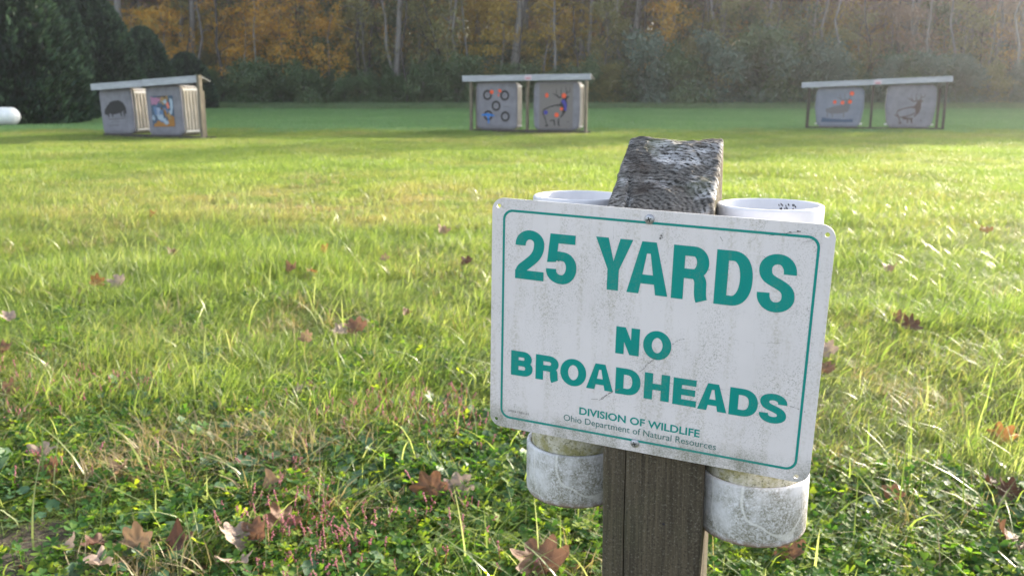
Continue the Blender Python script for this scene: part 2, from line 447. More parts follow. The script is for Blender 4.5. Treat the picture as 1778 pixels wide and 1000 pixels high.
# ------------------------------------------------------------------ clover, ground ivy, pink flowers
def clover_patch(seed, size=.26, n=70, ivy=False):
    r = np.random.default_rng(seed); V, T, Q, A = [], [], [], []
    for _ in range(n):
        x, y = (r.random(2) - .5) * size
        h = r.uniform(.012, .055) if not ivy else r.uniform(.01, .035)
        lx, ly = r.normal(0, .35, 2) * h; rn = r.random()
        top = np.array([x + lx, y + ly, h])
        b = len(V); w = .0007
        V += [(x - w, y, 0), (x + w, y, 0), tuple(top + [w, 0, 0]), tuple(top - [w, 0, 0])]; A += [rn * .4] * 4
        Q.append((b, b + 1, b + 2, b + 3))
        nrm = Vector((r.normal(0, .35), r.normal(0, .35) - .12, 1)).normalized()
        e1 = nrm.orthogonal().normalized(); e2 = nrm.cross(e1)
        a0 = r.random() * 6.28
        e1, e2 = np.array(e1), np.array(e2); nz = np.array(nrm)
        def pt(u, v, z): return tuple(top + e1 * u + e2 * v + nz * z)
        if ivy:
            s = r.uniform(.009, .019); b = len(V); V.append(pt(0, 0, 0)); A.append(rn); K = 13
            for k in range(K):
                a = a0 + .35 + (2 * math.pi - .7) * k / (K - 1); rr = s * (1 + .09 * (1 if k % 2 else -1))
                V.append(pt(rr * math.cos(a), rr * math.sin(a), .18 * s * (1 + .4 * math.sin(a * 3)))); A.append(rn)
            T += [(b, b + 1 + k, b + 2 + k) for k in range(K - 1)]
        else:
            s = r.uniform(.0065, .0135)
            for q in range(3):
                a = a0 + q * 2.094; c, d = math.cos(a), math.sin(a)
                out = [(0, 0, 0), (.45, .36, .12), (.95, .62, .28), (1.32, .42, .30), (1.22, 0, .18), (1.32, -.42, .30), (.95, -.62, .28), (.45, -.36, .12)]
                b = len(V); rr = np.clip(rn + r.normal(0, .08), 0, 1)
                for (u, v, z) in out:
                    V.append(pt(s * (u * c - v * d), s * (u * d + v * c), s * z)); A.append(rr)
                mid = b + 4
                T += [(b, b + 1, mid), (b + 1, b + 2, mid), (b + 2, b + 3, mid), (b, mid, b + 7), (b + 7, mid, b + 6), (b + 6, mid, b + 5)]
    me = mesh_np('ivy' if ivy else 'clover', V, [np.array(Q), np.array(T)], {'rnd': A}, smooth=False)
    me.materials.append(M_ivy if ivy else M_clover); return me
def place_clover():
    src = [clover_patch(200 + i) for i in range(6)]
    P = field_points(1.2, 4.6, .11, seed=11); keep = []
    for x, y in P:
        edge = 2.6 + .45 * fbm(x, y, 1.2, 4) + (.30 if x < .1 else -.45 if x > .35 else 0)
        d = 1.0 if y < edge else max(0, .42 - (y - edge) * .28) * (1 if fbm(x, y, 1.6, 7) > -.05 else .2) * (.1 if x > .35 else 1)
        if x < -.95 and y < 2.12 + .35 * (x + .95): d *= .12
        if x < -.3 and y < 2.5: d *= .80
        if near_leaf(x, y): d *= .25
        if random.random() < d: keep.append((x, y))
    P = np.array(keep); n = len(P); s = np.ones((n, 3)) * rng.uniform(.8, 1.3, (n, 1)); s[:, 2] *= rng.uniform(.6, 1.15, n)
    o = scatter('clover', with_z(P), rng.random(n) * 6.28, s, rng.integers(0, 6, n), src)
    tag(o, 'dense clover covering the ground around the post and path edge', 'clover')
    src = [clover_patch(240 + i, ivy=True, n=34) for i in range(4)]
    P = field_points(1.2, 3.4, .14, seed=12)
    P = np.array([q for q in P if fbm(q[0], q[1], 1.9, 13) > ((-.12 if q[0] < -.1 else .05) if q[1] < 2.6 else .25) and not (q[0] > .3 and q[1] > 2.1) and not (q[0] < -.95 and q[1] < 2.1 + .35 * (q[0] + .95))]); n = len(P)
    s = np.ones((n, 3)) * rng.uniform(.8, 1.25, (n, 1)); s[:, 2] *= 1.3
    o = scatter('ground_ivy', with_z(P), rng.random(n) * 6.28, s, rng.integers(0, 4, n), src)
    tag(o, 'round scalloped ground ivy leaves creeping through the clover', 'ground ivy')
    # weeds with pink flower spikes
    def spikes(seed):
        r = np.random.default_rng(seed); V, Q, A, mi = [], [], [], []
        for _ in range(13):
            x, y = (r.random(2) - .5) * .2; h = r.uniform(.03, .085); l = r.normal(0, .5, 2) * h
            p0 = np.array([x, y, 0]); p1 = np.array([x + l[0], y + l[1], h]); d = (p1 - p0) / np.linalg.norm(p1 - p0)
            w = np.array([.0009, 0, 0]); b = len(V); rn = r.random()
            V += [tuple(p0 - w), tuple(p0 + w), tuple(p1 + w), tuple(p1 - w)]; A += [rn] * 4; Q.append((b, b + 1, b + 2, b + 3)); mi.append(1)
            for k in range(r.integers(7, 13)):
                c = p1 - d * .0022 * k + r.normal(0, .0012, 3); s = r.uniform(.0013, .0021)
                b = len(V); V += [tuple(c + np.array(v) * s) for v in ((1, 0, 0), (0, 1, 0), (-1, 0, 0), (0, -1, 0), (0, 0, 1.3), (0, 0, -1.3))]
                rr = r.random(); A += [rr] * 6
                for f in ((0, 1, 4), (1, 2, 4), (2, 3, 4), (3, 0, 4), (1, 0, 5), (2, 1, 5), (3, 2, 5), (0, 3, 5)):
                    Q.append((b + f[0], b + f[1], b + f[2])); mi.append(0)
        q4 = np.array([q for q in Q if len(q) == 4]); q3 = np.array([q for q in Q if len(q) == 3])
        me = mesh_np('spikes', V, [q4, q3], {'rnd': A}); me.materials.append(M_pink); me.materials.append(M_redstem)
        me.polygons.foreach_set('material_index', np.array([1] * len(q4) + [0] * len(q3), np.int32)); return me
    src = [spikes(300 + i) for i in range(4)]; P = []
    for px, py, n, s in ((740, 735, 26, .16), (800, 760, 12, .1), (680, 720, 10, .12), (130, 700, 22, .3), (60, 730, 10, .15), (330, 690, 6, .2), (650, 930, 14, .14), (540, 985, 10, .1), (780, 900, 7, .1), (700, 985, 8, .12), (240, 850, 4, .15), (470, 870, 4, .15)):
        c = ground(px, py)
        for _ in range(max(2, int(n * .42))): P.append((c.x + random.gauss(0, s), c.y + random.gauss(0, s * .7)))
    P = np.array(P); n = len(P); s = np.ones((n, 3)) * rng.uniform(.8, 1.2, (n, 1)); s[:, 2] *= 1.15
    o = scatter('pink_weed', with_z(P), rng.random(n) * 6.28, s, rng.integers(0, 4, n), src)
    tag(o, 'low weeds with small pink flower spikes among the clover', 'flowers')
place_clover()

# crumbs of dead leaf and thatch between the plants
def litter():
    r = np.random.default_rng(77); n = 5200
    y = 1.3 + 2.6 * r.random(n) ** 1.4; x = (r.random(n) - .62) * 1.3 * (y + .6)
    z = r.uniform(.002, .03, n) * (r.random(n) < .5) + .004; s = r.uniform(.003, .014, n)
    d1 = r.normal(0, 1, (n, 3)); d1[:, 2] *= .35; d1 /= np.linalg.norm(d1, axis=1)[:, None]; d2 = np.cross(d1, r.normal(0, .4, (n, 3)) + [0, 0, 1]); d2 /= np.linalg.norm(d2, axis=1)[:, None]
    P = np.stack([x, y, z], 1); w = r.uniform(.2, .8, (n, 1)); s = s[:, None]
    V = np.stack([P - d1 * s, P - d2 * s * w + [0, 0, .002], P + d1 * s * 1.1, P + d2 * s * w * .8], 1).reshape(-1, 3)
    me = mesh_np('leaf_litter', V, [(np.arange(n) * 4)[:, None] + np.arange(4)], {'rnd': np.repeat(r.random(n), 4)})
    m = leaf_material('litter_brown', [(.07, .035, .02), (.20, .12, .07), (.36, .28, .22)], trans=.1, rough=.8, gloss=.2)
    tag(link('leaf_litter', me, m), 'brown crumbs of dead leaves between the clover', 'leaf litter', kind='stuff')
litter()

# gravel in the near left corner
def gravel():
    m = NT('gravel_stone'); r = m.attr('rnd')
    c = m.mix(m.ramp(r, 0, .6), (.07, .065, .07), (.20, .18, .17)); c = m.mix(m.ramp(r, .6, 1), c, (.34, .30, .29))
    mat = m.done(m.bsdf(c, .85, .3, m.bump(m.noise(m.pos(), 300, 3), .4, .002)))
    V, F, A = [], [], []; r = np.random.default_rng(5)
    ico = bmesh.new(); bmesh.ops.create_icosphere(ico, subdivisions=1, radius=1)
    iv = np.array([v.co[:] for v in ico.verts]); fi = np.array([[v.index for v in f.verts] for f in ico.faces]); ico.free()
    for _ in range(2600):
        x = r.uniform(-2.2, -.85); y = r.uniform(1.1, 2.15)
        if y > 2.02 + .35 * (x + .95) + r.normal(0, .05): continue
        s = r.uniform(.002, .009) * (1, 1, 1)[0]; q = iv * r.uniform(.65, 1.25, (12, 1)) * s * [1, r.uniform(.6, 1), .6]
        a = r.random() * 6.28; c, d = math.cos(a), math.sin(a)
        q = np.stack([q[:, 0] * c - q[:, 1] * d, q[:, 0] * d + q[:, 1] * c, q[:, 2]], 1) + [x, y, s * .35 + gheight(x, y)]
        F.append(fi + len(V) * 12); V.append(q); A += [r.random()] * 12
    me = mesh_np('gravel', np.concatenate(V), [np.concatenate(F)], {'rnd': A})
    tag(link('gravel', me, mat), 'dark gravel at the near left corner of the lawn', 'gravel', kind='stuff')
    # the soil it lies in
    m = NT('path_soil'); n = m.noise(m.pos(), 60, 5, .7)
    mat = m.done(m.bsdf(m.mix(m.ramp(n, .3, .7), (.035, .028, .022), (.10, .085, .07)), .95, .1, m.bump(n, 1, .01)))
    b = MB(); pts = [(-3, 1), (-.80, 1), (-.86, 1.5), (-.9, 1.9), (-1.1, 2.0), (-1.5, 1.86), (-2.2, 1.62), (-3, 1.4)]
    b.poly([(x, y) for x, y in pts], .010); o = b.build('path', mat); tag(o, kind='structure')
gravel()

# ------------------------------------------------------------------ the woods behind
def bark_mat(name, a, b):
    m = NT(name); p = m.coord()
    n = m.noise(m.map(p, scale=(6, 6, 1.2)), 2.5, 5, .7)
    c = m.mix(m.ramp(n, .3, .7), a, b)
    return m.done(m.bsdf(c, .9, .2, m.bump(n, .8, .05)))
M_bark = bark_mat('grey_bark', (.10, .09, .083), (.28, .26, .245))
M_bark2 = bark_mat('pale_bark', (.12, .11, .10), (.30, .29, .28))
M_barkd = bark_mat('dark_bark', (.03, .026, .024), (.10, .09, .082))
M_leaf = {
 'orange': leaf_material('orange_leaves', [(.42, .20, .025), (.62, .38, .05), (.44, .36, .10)], trans=.45, rough=.6, scale=.5, transtint=(1.2, 1.0, .5)),
 'yellow': leaf_material('yellow_leaves', [(.36, .25, .04), (.54, .38, .06), (.32, .28, .08)], trans=.45, rough=.6, scale=.5, transtint=(1.2, 1.1, .5)),
 'olive': leaf_material('olive_leaves', [(.15, .165, .06), (.26, .26, .10), (.34, .29, .13)], trans=.4, rough=.6, scale=.5),
 'green': leaf_material('green_leaves', [(.055, .105, .045), (.10, .165, .07), (.18, .22, .10)], trans=.35, rough=.5, scale=.5, transtint=(1.1, 1.15, .7)),
 'russet': leaf_material('russet_leaves', [(.28, .18, .13), (.36, .24, .17), (.28, .24, .19)], trans=.35, rough=.7, scale=.5, transtint=(1.1, 1., .8)),
 'bluegreen': leaf_material('blue_green_leaves', [(.08, .13, .10), (.13, .19, .145), (.20, .25, .19)], trans=.3, rough=.5, scale=.5, transtint=(1., 1.1, .8)),
}
def leafcloud(name, blobs, n, size, seed, mat, flat=.0):
    """leaf-sized quads gathered in clumps; blobs: (center, radii)"""
    r = np.random.default_rng(seed)
    w = np.array([b[1][0] * b[1][1] * b[1][2] for b in blobs]) ** .75; w /= w.sum()
    bi = r.choice(len(blobs), n, p=w)
    C = np.array([b[0] for b in blobs])[bi]; Rd = np.array([b[1] for b in blobs])[bi]
    d = r.normal(0, 1, (n, 3)); d /= np.linalg.norm(d, axis=1)[:, None]
    P = C + d * Rd * (r.random((n, 1)) ** .45)
    nrm = r.normal(0, 1, (n, 3)) + d * .6 + [0, 0, .4]; nrm /= np.linalg.norm(nrm, axis=1)[:, None]
    t = np.cross(nrm, r.normal(0, 1, (n, 3))); t /= np.linalg.norm(t, axis=1)[:, None]; u = np.cross(nrm, t)
    s = size * r.uniform(.55, 1.35, (n, 1))
    a = P - t * s; b_ = P + u * s * .42; c = P + t * s; d_ = P - u * s * .42
    V = np.stack([a, b_, c, d_], 1).reshape(-1, 3)
    F = (np.arange(n) * 4)[:, None] + np.arange(4)
    blob_r = r.random(len(blobs))[bi]
    rnd = np.clip(.55 * blob_r + .45 * r.random(n), 0, 1)
    me = mesh_np(name, V, [F], {'rnd': np.repeat(rnd, 4)})
    me.materials.append(M_leaf[mat] if isinstance(mat, str) else mat); return me
def limbs(name, h, r0, seed, first=.35, n=12, reach=3.0, bend=.3, mat=None, twigs=3, seg=7):
    """tapered trunk with limbs; returns mesh and limb tips"""
    rd = random.Random(seed); mb = MB(); tips = []
    pts = []; x = y = 0
    for i in range(9):
        t = i / 8; pts.append((x, y, h * t)); x += rd.gauss(0, bend * .35); y += rd.gauss(0, bend * .35)
    rad = [r0 * (1.25 if i == 0 else 1) * (1 - .82 * i / 8) for i in range(9)]
    mb.tube(pts, rad, seg)
    for k in range(n):
        t = first + (1 - first) * (k + rd.random()) / n * .97
        f = t * 8; i = min(7, int(f)); p = Vector(pts[i]).lerp(Vector(pts[i + 1]), f - i)
        az = rd.random() * 6.283; L = reach * (1.1 - .6 * t) * rd.uniform(.6, 1.2); r1 = r0 * (1 - .82 * t) * .42
        q = [p]; d = Vector((math.cos(az), math.sin(az), rd.uniform(.35, .9))).normalized()
        for s in range(4):
            d = (d + Vector((rd.gauss(0, .18), rd.gauss(0, .18), rd.gauss(.04, .15)))).normalized(); q.append(q[-1] + d * L / 4)
        mb.tube(q, [r1, r1 * .75, r1 * .5, r1 * .3, r1 * .1], 5)
        tips.append(q[-1]); tips.append(q[2])
        for _ in range(twigs):
            j = rd.randrange(1, 4); dd = (d + Vector((rd.gauss(0, .7), rd.gauss(0, .7), rd.gauss(.1, .4)))).normalized()
            e = q[j] + dd * L * .5; mb.tube([q[j], q[j].lerp(e, .5) + Vector((0, 0, .05)), e], [r1 * .32, r1 * .2, r1 * .06], 4); tips.append(e)
    me = mb.mesh(name); me.materials.append(mat or M_bark)
    return me, tips

KINDS = {}
def tree_variants():
    for kind, cols in (('tall', ('olive', 'yellow', 'green', 'russet', 'olive')), ('young', ('orange', 'yellow', 'olive', 'orange', 'russet', 'green')), ('shrub', ('green', 'bluegreen', 'green', 'olive', 'bluegreen'))):
        out = []
        for i, c in enumerate(cols):
            rd = random.Random(i * 7 + len(kind))
            if kind == 'tall':
                tr, tips = limbs('trunk', 19, rd.uniform(.20, .34), 400 + i, .22, 16, 4.2, .5, (M_bark, M_bark2)[i % 3 == 1])
                blobs = [(t, (rd.uniform(.8, 1.7),) * 2 + (rd.uniform(.6, 1.1),)) for t in tips if t.z > 6.0 or rd.random() < .30]
                cr = leafcloud('crown', [(b[0][:], b[1]) for b in blobs], 5200, .17, 500 + i, c)
            elif kind == 'young':
                tr, tips = limbs('trunk', 6.8, rd.uniform(.06, .11), 430 + i, .2, 13, 2.5, .3, M_bark)
                blobs = [(t[:], (rd.uniform(.45, .9),) * 2 + (rd.uniform(.3, .55),)) for t in tips]
                cr = leafcloud('crown', blobs, 2300, .10, 530 + i, c)
            else:
                tr, tips = limbs('stems', 2.6, .035, 460 + i, .1, 12, 1.5, .4, M_bark, seg=5)
                blobs = [(t[:], (rd.uniform(.35, .7),) * 2 + (rd.uniform(.3, .55),)) for t in tips]
                blobs += [((rd.gauss(0, .7), rd.gauss(0, .7), .5), (.9, .9, .6)) for _ in range(4)]
                cr = leafcloud('crown', blobs, 4200, .085, 560 + i, c)
            out.append((tr, cr, c))
        KINDS[kind] = out
tree_variants()

def join_mesh(name, a, b):
    """trunk and crown as one mesh for the far woodland"""
    va = np.empty(len(a.vertices) * 3, np.float32); a.vertices.foreach_get('co', va)
    vb = np.empty(len(b.vertices) * 3, np.float32); b.vertices.foreach_get('co', vb)
    def faces(me):
        d = {}
        for p in me.polygons: d.setdefault(p.loop_total, []).append(p.vertices[:])
        return d
    fa, fb = faces(a), faces(b); F, mi = [], []
    for k, f in fa.items(): F.append(np.array(f)); mi += [0] * len(f)
    for k, f in fb.items(): F.append(np.array(f) + len(a.vertices)); mi += [1] * len(f)
    rb = np.empty(len(b.vertices), np.float32); b.attributes['rnd'].data.foreach_get('value', rb)
    me = mesh_np(name, np.concatenate([va.reshape(-1, 3), vb.reshape(-1, 3)]), F, {'rnd': np.concatenate([np.zeros(len(a.vertices)), rb])})
    me.materials.append(a.materials[0]); me.materials.append(b.materials[0])
    me.polygons.foreach_set('material_index', np.array(mi, np.int32)); return me

ORD = ['leftmost', 'second', 'third', 'fourth', 'fifth', 'sixth', 'seventh', 'eighth', 'ninth', 'tenth', 'eleventh', 'twelfth', 'thirteenth', 'fourteenth', 'fifteenth', 'sixteenth', 'seventeenth', 'eighteenth', 'nineteenth', 'twentieth'] + ['twenty-' + q for q in ('first', 'second', 'third', 'fourth', 'fifth', 'sixth', 'seventh', 'eighth', 'ninth')]
def ordinal(i): return 'leftmost' if i == 0 else ORD[i] + ' from the left'
CNAME = {'orange': 'orange-leaved', 'yellow': 'yellow-leaved', 'olive': 'olive-leaved', 'green': 'green-leaved', 'russet': 'russet-brown', 'bluegreen': 'grey-green'}
def plant_woods():
    rd = random.Random(21); specs = []
    def pick(kind, c):
        k = [i for i, v in enumerate(KINDS[kind]) if v[2] == c]; return rd.choice(k)
    tall = [(215, 76, 'yellow'), (262, 82, 'olive'), (318, 84, 'yellow'), (341, 76, 'olive'), (392, 90, 'olive'), (455, 80, 'green'), (512, 86, 'olive'), (560, 80, 'yellow'), (633, 78, 'olive'), (655, 88, 'russet'),
            (694, 74, 'olive'), (742, 82, 'green'), (790, 86, 'olive'), (838, 80, 'yellow'), (893, 75, 'yellow'), (906, 80, 'olive'), (958, 84, 'olive'), (1008, 77, 'olive'), (1062, 84, 'russet'), (1098, 76, 'olive'),
            (1160, 80, 'olive'), (1205, 88, 'yellow'), (1238, 78, 'russet'), (1322, 75, 'olive'), (1336, 78, 'olive'), (1395, 84, 'yellow'), (1440, 80, 'russet'), (1506, 84, 'olive'), (1570, 79, 'russet'), (1610, 86, 'olive'),
            (1668, 80, 'russet'), (1725, 84, 'olive'), (1770, 79, 'russet'), (120, 84, 'olive')]
    young = [(225, 74, 'orange'), (262, 77, 'yellow'), (300, 73, 'orange'), (345, 79, 'yellow'), (392, 75, 'orange'), (428, 72.5, 'orange'), (455, 78, 'orange'), (487, 73.5, 'orange'), (528, 75, 'orange'), (566, 73, 'orange'), (600, 77, 'olive'), (640, 74.5, 'olive'),
             (690, 77, 'green'), (735, 75, 'olive'), (775, 73.5, 'olive'), (820, 76, 'yellow'), (862, 74, 'yellow'), (915, 77, 'olive'), (945, 74.5, 'yellow'), (1010, 76, 'yellow'), (1055, 74, 'olive'), (1090, 78, 'olive'),
             (1147, 73, 'orange'), (1190, 76, 'green'), (1240, 74, 'olive'), (1290, 76, 'green'), (1345, 74, 'olive'), (1395, 75, 'green'), (1430, 77, 'yellow'), (1480, 74, 'olive'), (1530, 76, 'russet'), (1580, 74, 'russet'), (1625, 77, 'green'), (1670, 74, 'olive'), (1712, 76, 'orange'), (1760, 74, 'russet')]
    shrub = []
    px = 378
    while px < 1800:
        c = 'green' if px < 1050 else rd.choice(['green', 'bluegreen', 'bluegreen'])
        if rd.random() < .12: c = 'olive'
        shrub.append((px + rd.uniform(-5, 5), rd.uniform(70.5, 73), c)); px += rd.uniform(24, 40)
    for kind, lst, nm, cat in (('tall', tall, 'woodland_tree', 'tree'), ('young', young, 'young_tree', 'tree'), ('shrub', shrub, 'shrub', 'shrub')):
        lst.sort(key=lambda q: q[0]); count = {}
        for px, y, c in lst:
            i = count.get(c, 0); count[c] = i + 1
            v = KINDS[kind][pick(kind, c)]
            p = at_y(px, y)
            root = empty(nm, (p.x, y, -.05), rd.random() * 6.28)
            s = rd.uniform(.9, 1.15) * (1.30 if kind == 'tall' else 1.12 if kind == 'young' else 1.0)
            if kind == 'young': s *= {'orange': .95, 'yellow': 1.0}.get(c, 1.0)
            if kind == 'shrub': s = rd.uniform(.8, 1.25) * (1.5 if 1085 < px < 1460 else 1.2 if px >= 1460 else 1.05)
            root.scale = (s, s, s * rd.uniform(.9, 1.1))
            if kind == 'tall': lab = '%s tall %s tree with a bare grey trunk in the wood, %s' % ('', CNAME[c], ordinal(i))
            elif kind == 'young': lab = 'slender %s young tree at the wood edge, %s of its colour' % (CNAME[c], ordinal(i))
            else: lab = 'bushy %s shrub along the foot of the wood, %s of its colour' % (CNAME[c], ordinal(i))
            tag(root, ' '.join(lab.split()), cat, {'tall': 'tall trees of the wood', 'young': 'young trees at the wood edge', 'shrub': 'shrubs along the wood edge'}[kind])
            a = link('trunk' if kind != 'shrub' else 'stems', v[0], (), root); b = link('crown', v[1], (), root)
    bare = [limbs('trunk', 11, rr, 700 + k, .12, 15, 3.0, .55, M_barkd, 5)[0] for k, rr in enumerate((.10, .14, .12))]
    for k, (px, y, wh) in enumerate(((335, 73, 'leftmost of the bare trees'), (385, 72.5, 'bare tree forking low, between two orange crowns'), (548, 74, 'bare tree behind yellow leaves, left of the middle shelter'), (706, 72, 'crooked bare tree standing left of the middle shelter'), (640, 75, 'thin bare tree among olive leaves'),
            (772, 74, 'bare tree close left of the middle shelter'), (896, 72.5, 'bare tree directly behind the middle shelter'), (1006, 74, 'bare tree behind the right end of the middle shelter'), (1100, 73, 'bare tree beside the bright orange one'), (1212, 74, 'bare tree right of the bright orange one'), (1330, 72.5, 'thick bare trunk midway between middle and right shelters'), (1500, 74, 'bare tree behind the right shelter'), (1700, 74, 'last bare tree at the hazy right end'))):
        p = at_y(px, y); root = empty('bare_tree', (p.x, y, -.05), rd.random() * 6.28); s = rd.uniform(.9, 1.25); root.scale = (s, s, s)
        tag(root, 'dark ' + wh if not wh.startswith('leftmost') else 'dark leafless tree, ' + wh, 'tree', 'bare dark trees at the wood edge'); link('trunk', bare[k % 3], (), root)
    slim = [limbs('trunk', 15, rr, 800 + k, .35, 12, 2.6, .7, mt, 4)[0] for k, (rr, mt) in enumerate(((.13, M_bark), (.17, M_bark), (.11, M_bark2), (.15, M_barkd)))]
    xs = sorted(rd.uniform(215, 1775) for _ in range(29)) 
    for k, px in enumerate(xs):
        y = rd.uniform(72.5, 77); p = at_y(px, y); root = empty('slim_tree', (p.x, y, -.05), rd.random() * 6.28); s = rd.uniform(.9, 1.3); root.scale = (s, s, s); root.rotation_euler[0] = rd.gauss(0, .05); root.rotation_euler[1] = rd.gauss(0, .05)
        tag(root, 'slim bare-limbed grey trunk at the wood edge, %s' % ordinal(k), 'tree', 'slim grey trunks at the wood edge'); link('trunk', slim[k % 4], (), root)
    # the deep wood as one mass
    src = [join_mesh('far_tree', v[0], v[1]) for v in KINDS['tall']] + [join_mesh('far_young', v[0], v[1]) for v in KINDS['young']] + [join_mesh('far_shrub', v[0], v[1]) for v in KINDS['shrub']]
    P, S, I = [], [], []
    for _ in range(560):
        y = rd.uniform(79, 150); x = rd.uniform(-75, 75) * y / 90
        if y < 92 and -40 < x < 47 and rd.random() < .35: continue
        P.append((x, y, -.05)); k = rd.random() < .5; q = rd.uniform(.85, 1.2) * (1.28 if k else 1.25); S.append((q, q, q)); I.append(rd.randrange(5) if k else 5 + rd.randrange(6))
    for _ in range(420):     # undergrowth
        y = rd.uniform(75, 118); P.append((rd.uniform(-62, 66) * y / 90, y, -.05)); q = rd.uniform(1.1, 2.0); S.append((q, q, q)); I.append(rd.randrange(11, 16))
    for _ in range(360):     # the wood goes on to the right of the picture, and throws the long shadow
        x = rd.uniform(44, 160); y = rd.uniform(71, 115) if x > 55 else rd.uniform(74, 100)
        P.append((x, y, -.05)); q = rd.uniform(1.2, 1.46); S.append((q, q, q)); I.append(rd.randrange(5))
    for _ in range(110):
        P.append((rd.uniform(-110, -47), rd.uniform(72, 100), -.05)); q = rd.uniform(.9, 1.2); S.append((q, q, q)); I.append(rd.randrange(5))
    o = scatter('woodland', P, rng.random(len(P)) * 6.28, S, I, src)
    tag(o, 'dense autumn woodland filling the whole background', 'woodland')
plant_woods()

# ------------------------------------------------------------------ dark evergreens on the left
M_ever = leaf_material('evergreen_foliage', [(.008, .022, .014), (.026, .060, .035), (.105, .175, .095)], trans=.15, rough=.6, gloss=.3, scale=.8, transtint=(1, 1.1, .7))  # palest tone stands in for light on the tips
def evergreen_mesh(seed, n=26000):
    """unit height 1, radius .36: steep dense cone with a rounded foot"""
    r = np.random.default_rng(seed)
    z = r.random(n) ** 1.15 * .985 + .01; az = r.random(n) * 2 * np.pi
    prof = np.sqrt(np.clip(1 - z ** 1.45, 0, 1)) * np.clip(z / .10 + .62, 0, 1)
    lump = np.array([.13 * mnoise.noise(Vector((math.cos(a) * 2.6, math.sin(a) * 2.6, zz * 5 + seed))) + .11 * mnoise.noise(Vector((math.cos(a) * 8, math.sin(a) * 8, zz * 15 + seed))) for a, zz in zip(az, z)])
    rad = .36 * prof * (1 + 1.0 * lump) * (1 - .30 * r.random(n) ** 1.6) * (1 + .05 * r.random(n) ** 4)
    P = np.stack([rad * np.cos(az), rad * np.sin(az), z], 1)
    out = np.stack([np.cos(az), np.sin(az), np.full(n, .9)], 1) + r.normal(0, .35, (n, 3)); out /= np.linalg.norm(out, axis=1)[:, None]
    side = np.cross(out, r.normal(0, 1, (n, 3))); side /= np.linalg.norm(side, axis=1)[:, None]
    L = (.019 * r.uniform(.6, 1.5, n))[:, None]
    V = np.stack([P - out * L, P + side * L * .40, P + out * L * 1.25, P - side * L * .40], 1).reshape(-1, 3)
    F = (np.arange(n) * 4)[:, None] + np.arange(4)
    rnd = np.clip(.5 + 3.2 * lump + r.normal(0, .22, n), 0, 1)  # light on bulges and shade in hollows put into the leaf tone
    # dense inner foliage, its shade painted in as the darkest tone
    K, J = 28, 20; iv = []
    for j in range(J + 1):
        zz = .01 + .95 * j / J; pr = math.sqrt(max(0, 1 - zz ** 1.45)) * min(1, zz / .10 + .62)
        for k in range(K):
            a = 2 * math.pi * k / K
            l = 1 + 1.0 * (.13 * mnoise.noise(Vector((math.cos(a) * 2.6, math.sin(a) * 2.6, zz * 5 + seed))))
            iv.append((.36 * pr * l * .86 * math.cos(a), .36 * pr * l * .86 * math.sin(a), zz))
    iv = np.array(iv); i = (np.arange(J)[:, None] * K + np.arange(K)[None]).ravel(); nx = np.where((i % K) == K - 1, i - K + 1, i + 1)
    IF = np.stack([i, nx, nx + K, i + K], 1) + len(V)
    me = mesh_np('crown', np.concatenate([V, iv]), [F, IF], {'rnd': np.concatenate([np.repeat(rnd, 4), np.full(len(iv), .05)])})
    me.materials.append(M_ever); return me
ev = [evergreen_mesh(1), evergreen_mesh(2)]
for k, (px, y, H, Rr, lab) in enumerate((
        (26, 31.5, 5.9, 2.45, 'nearest and largest dark evergreen, leaving the left edge of the picture'),
        (112, 36.5, 5.9, 1.35, 'narrow dark evergreen just behind the largest one'),
        (178, 42, 5.55, 2.05, 'broad dark evergreen rising directly behind the left target shelter'),
        (258, 52, 4.85, 1.80, 'rounded dark evergreen, fourth in the receding row'),
        (328, 64, 4.0, 2.0, 'smallest dark evergreen, farthest in the row beside the wood'))):
    p = at_y(px, y); root = empty('evergreen_tree', (p.x, y, -.08), k * 1.3)
    tag(root, lab, 'evergreen', 'dark evergreens receding in a row on the left')
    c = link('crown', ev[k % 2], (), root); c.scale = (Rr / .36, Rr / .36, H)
    mb = MB(); mb.tube([(0, 0, 0), (0, 0, H * .8)], [.12, .04], 8); mb.build('trunk', M_bark, root)

# ------------------------------------------------------------------ white tank at the left edge
def tank():
    m = NT('white_tank_paint'); n = m.noise(m.coord(), 3, 4)
    mt = m.done(m.bsdf(m.mix(m.ramp(n, .4, .7), (.80, .80, .80), (.66, .67, .65)), .35, .5))
    cpos = at_y(20, 29.0, .33)
    root = empty('storage_tank', (cpos.x - .95, 29.0, 0)); tag(root, 'white horizontal round-ended tank on the grass at the far left edge', 'tank')
    r = .29; prof = [(0.001, -1.2)] + [(r * math.sin(t * math.pi / 16), -.95 - .25 * math.cos(t * math.pi / 16)) for t in range(1, 9)] + [(r, .0)] + [(r * math.cos(t * math.pi / 16), .95 + .25 * math.sin(t * math.pi / 16)) for t in range(0, 8)] + [(.001, 1.2)]
    b = MB(); b.lathe(prof, 40); o = b.build('shell', mt, root); o.rotation_euler = (0, R(90), 0); o.location = (0, 0, .34)
    b = MB(); b.lathe([(.001, .17), (.10, .15), (.14, .05), (.14, 0)], 24); b.build('valve_cover', mt, root, (0, 0, .60))
    for x in (-.6, .6):
        b = MB(); b.box((0, 0, .05), (.06, .36, .12), bevel=.01); b.build('foot', M_bark2, root, (x, 0, 0))
tank()

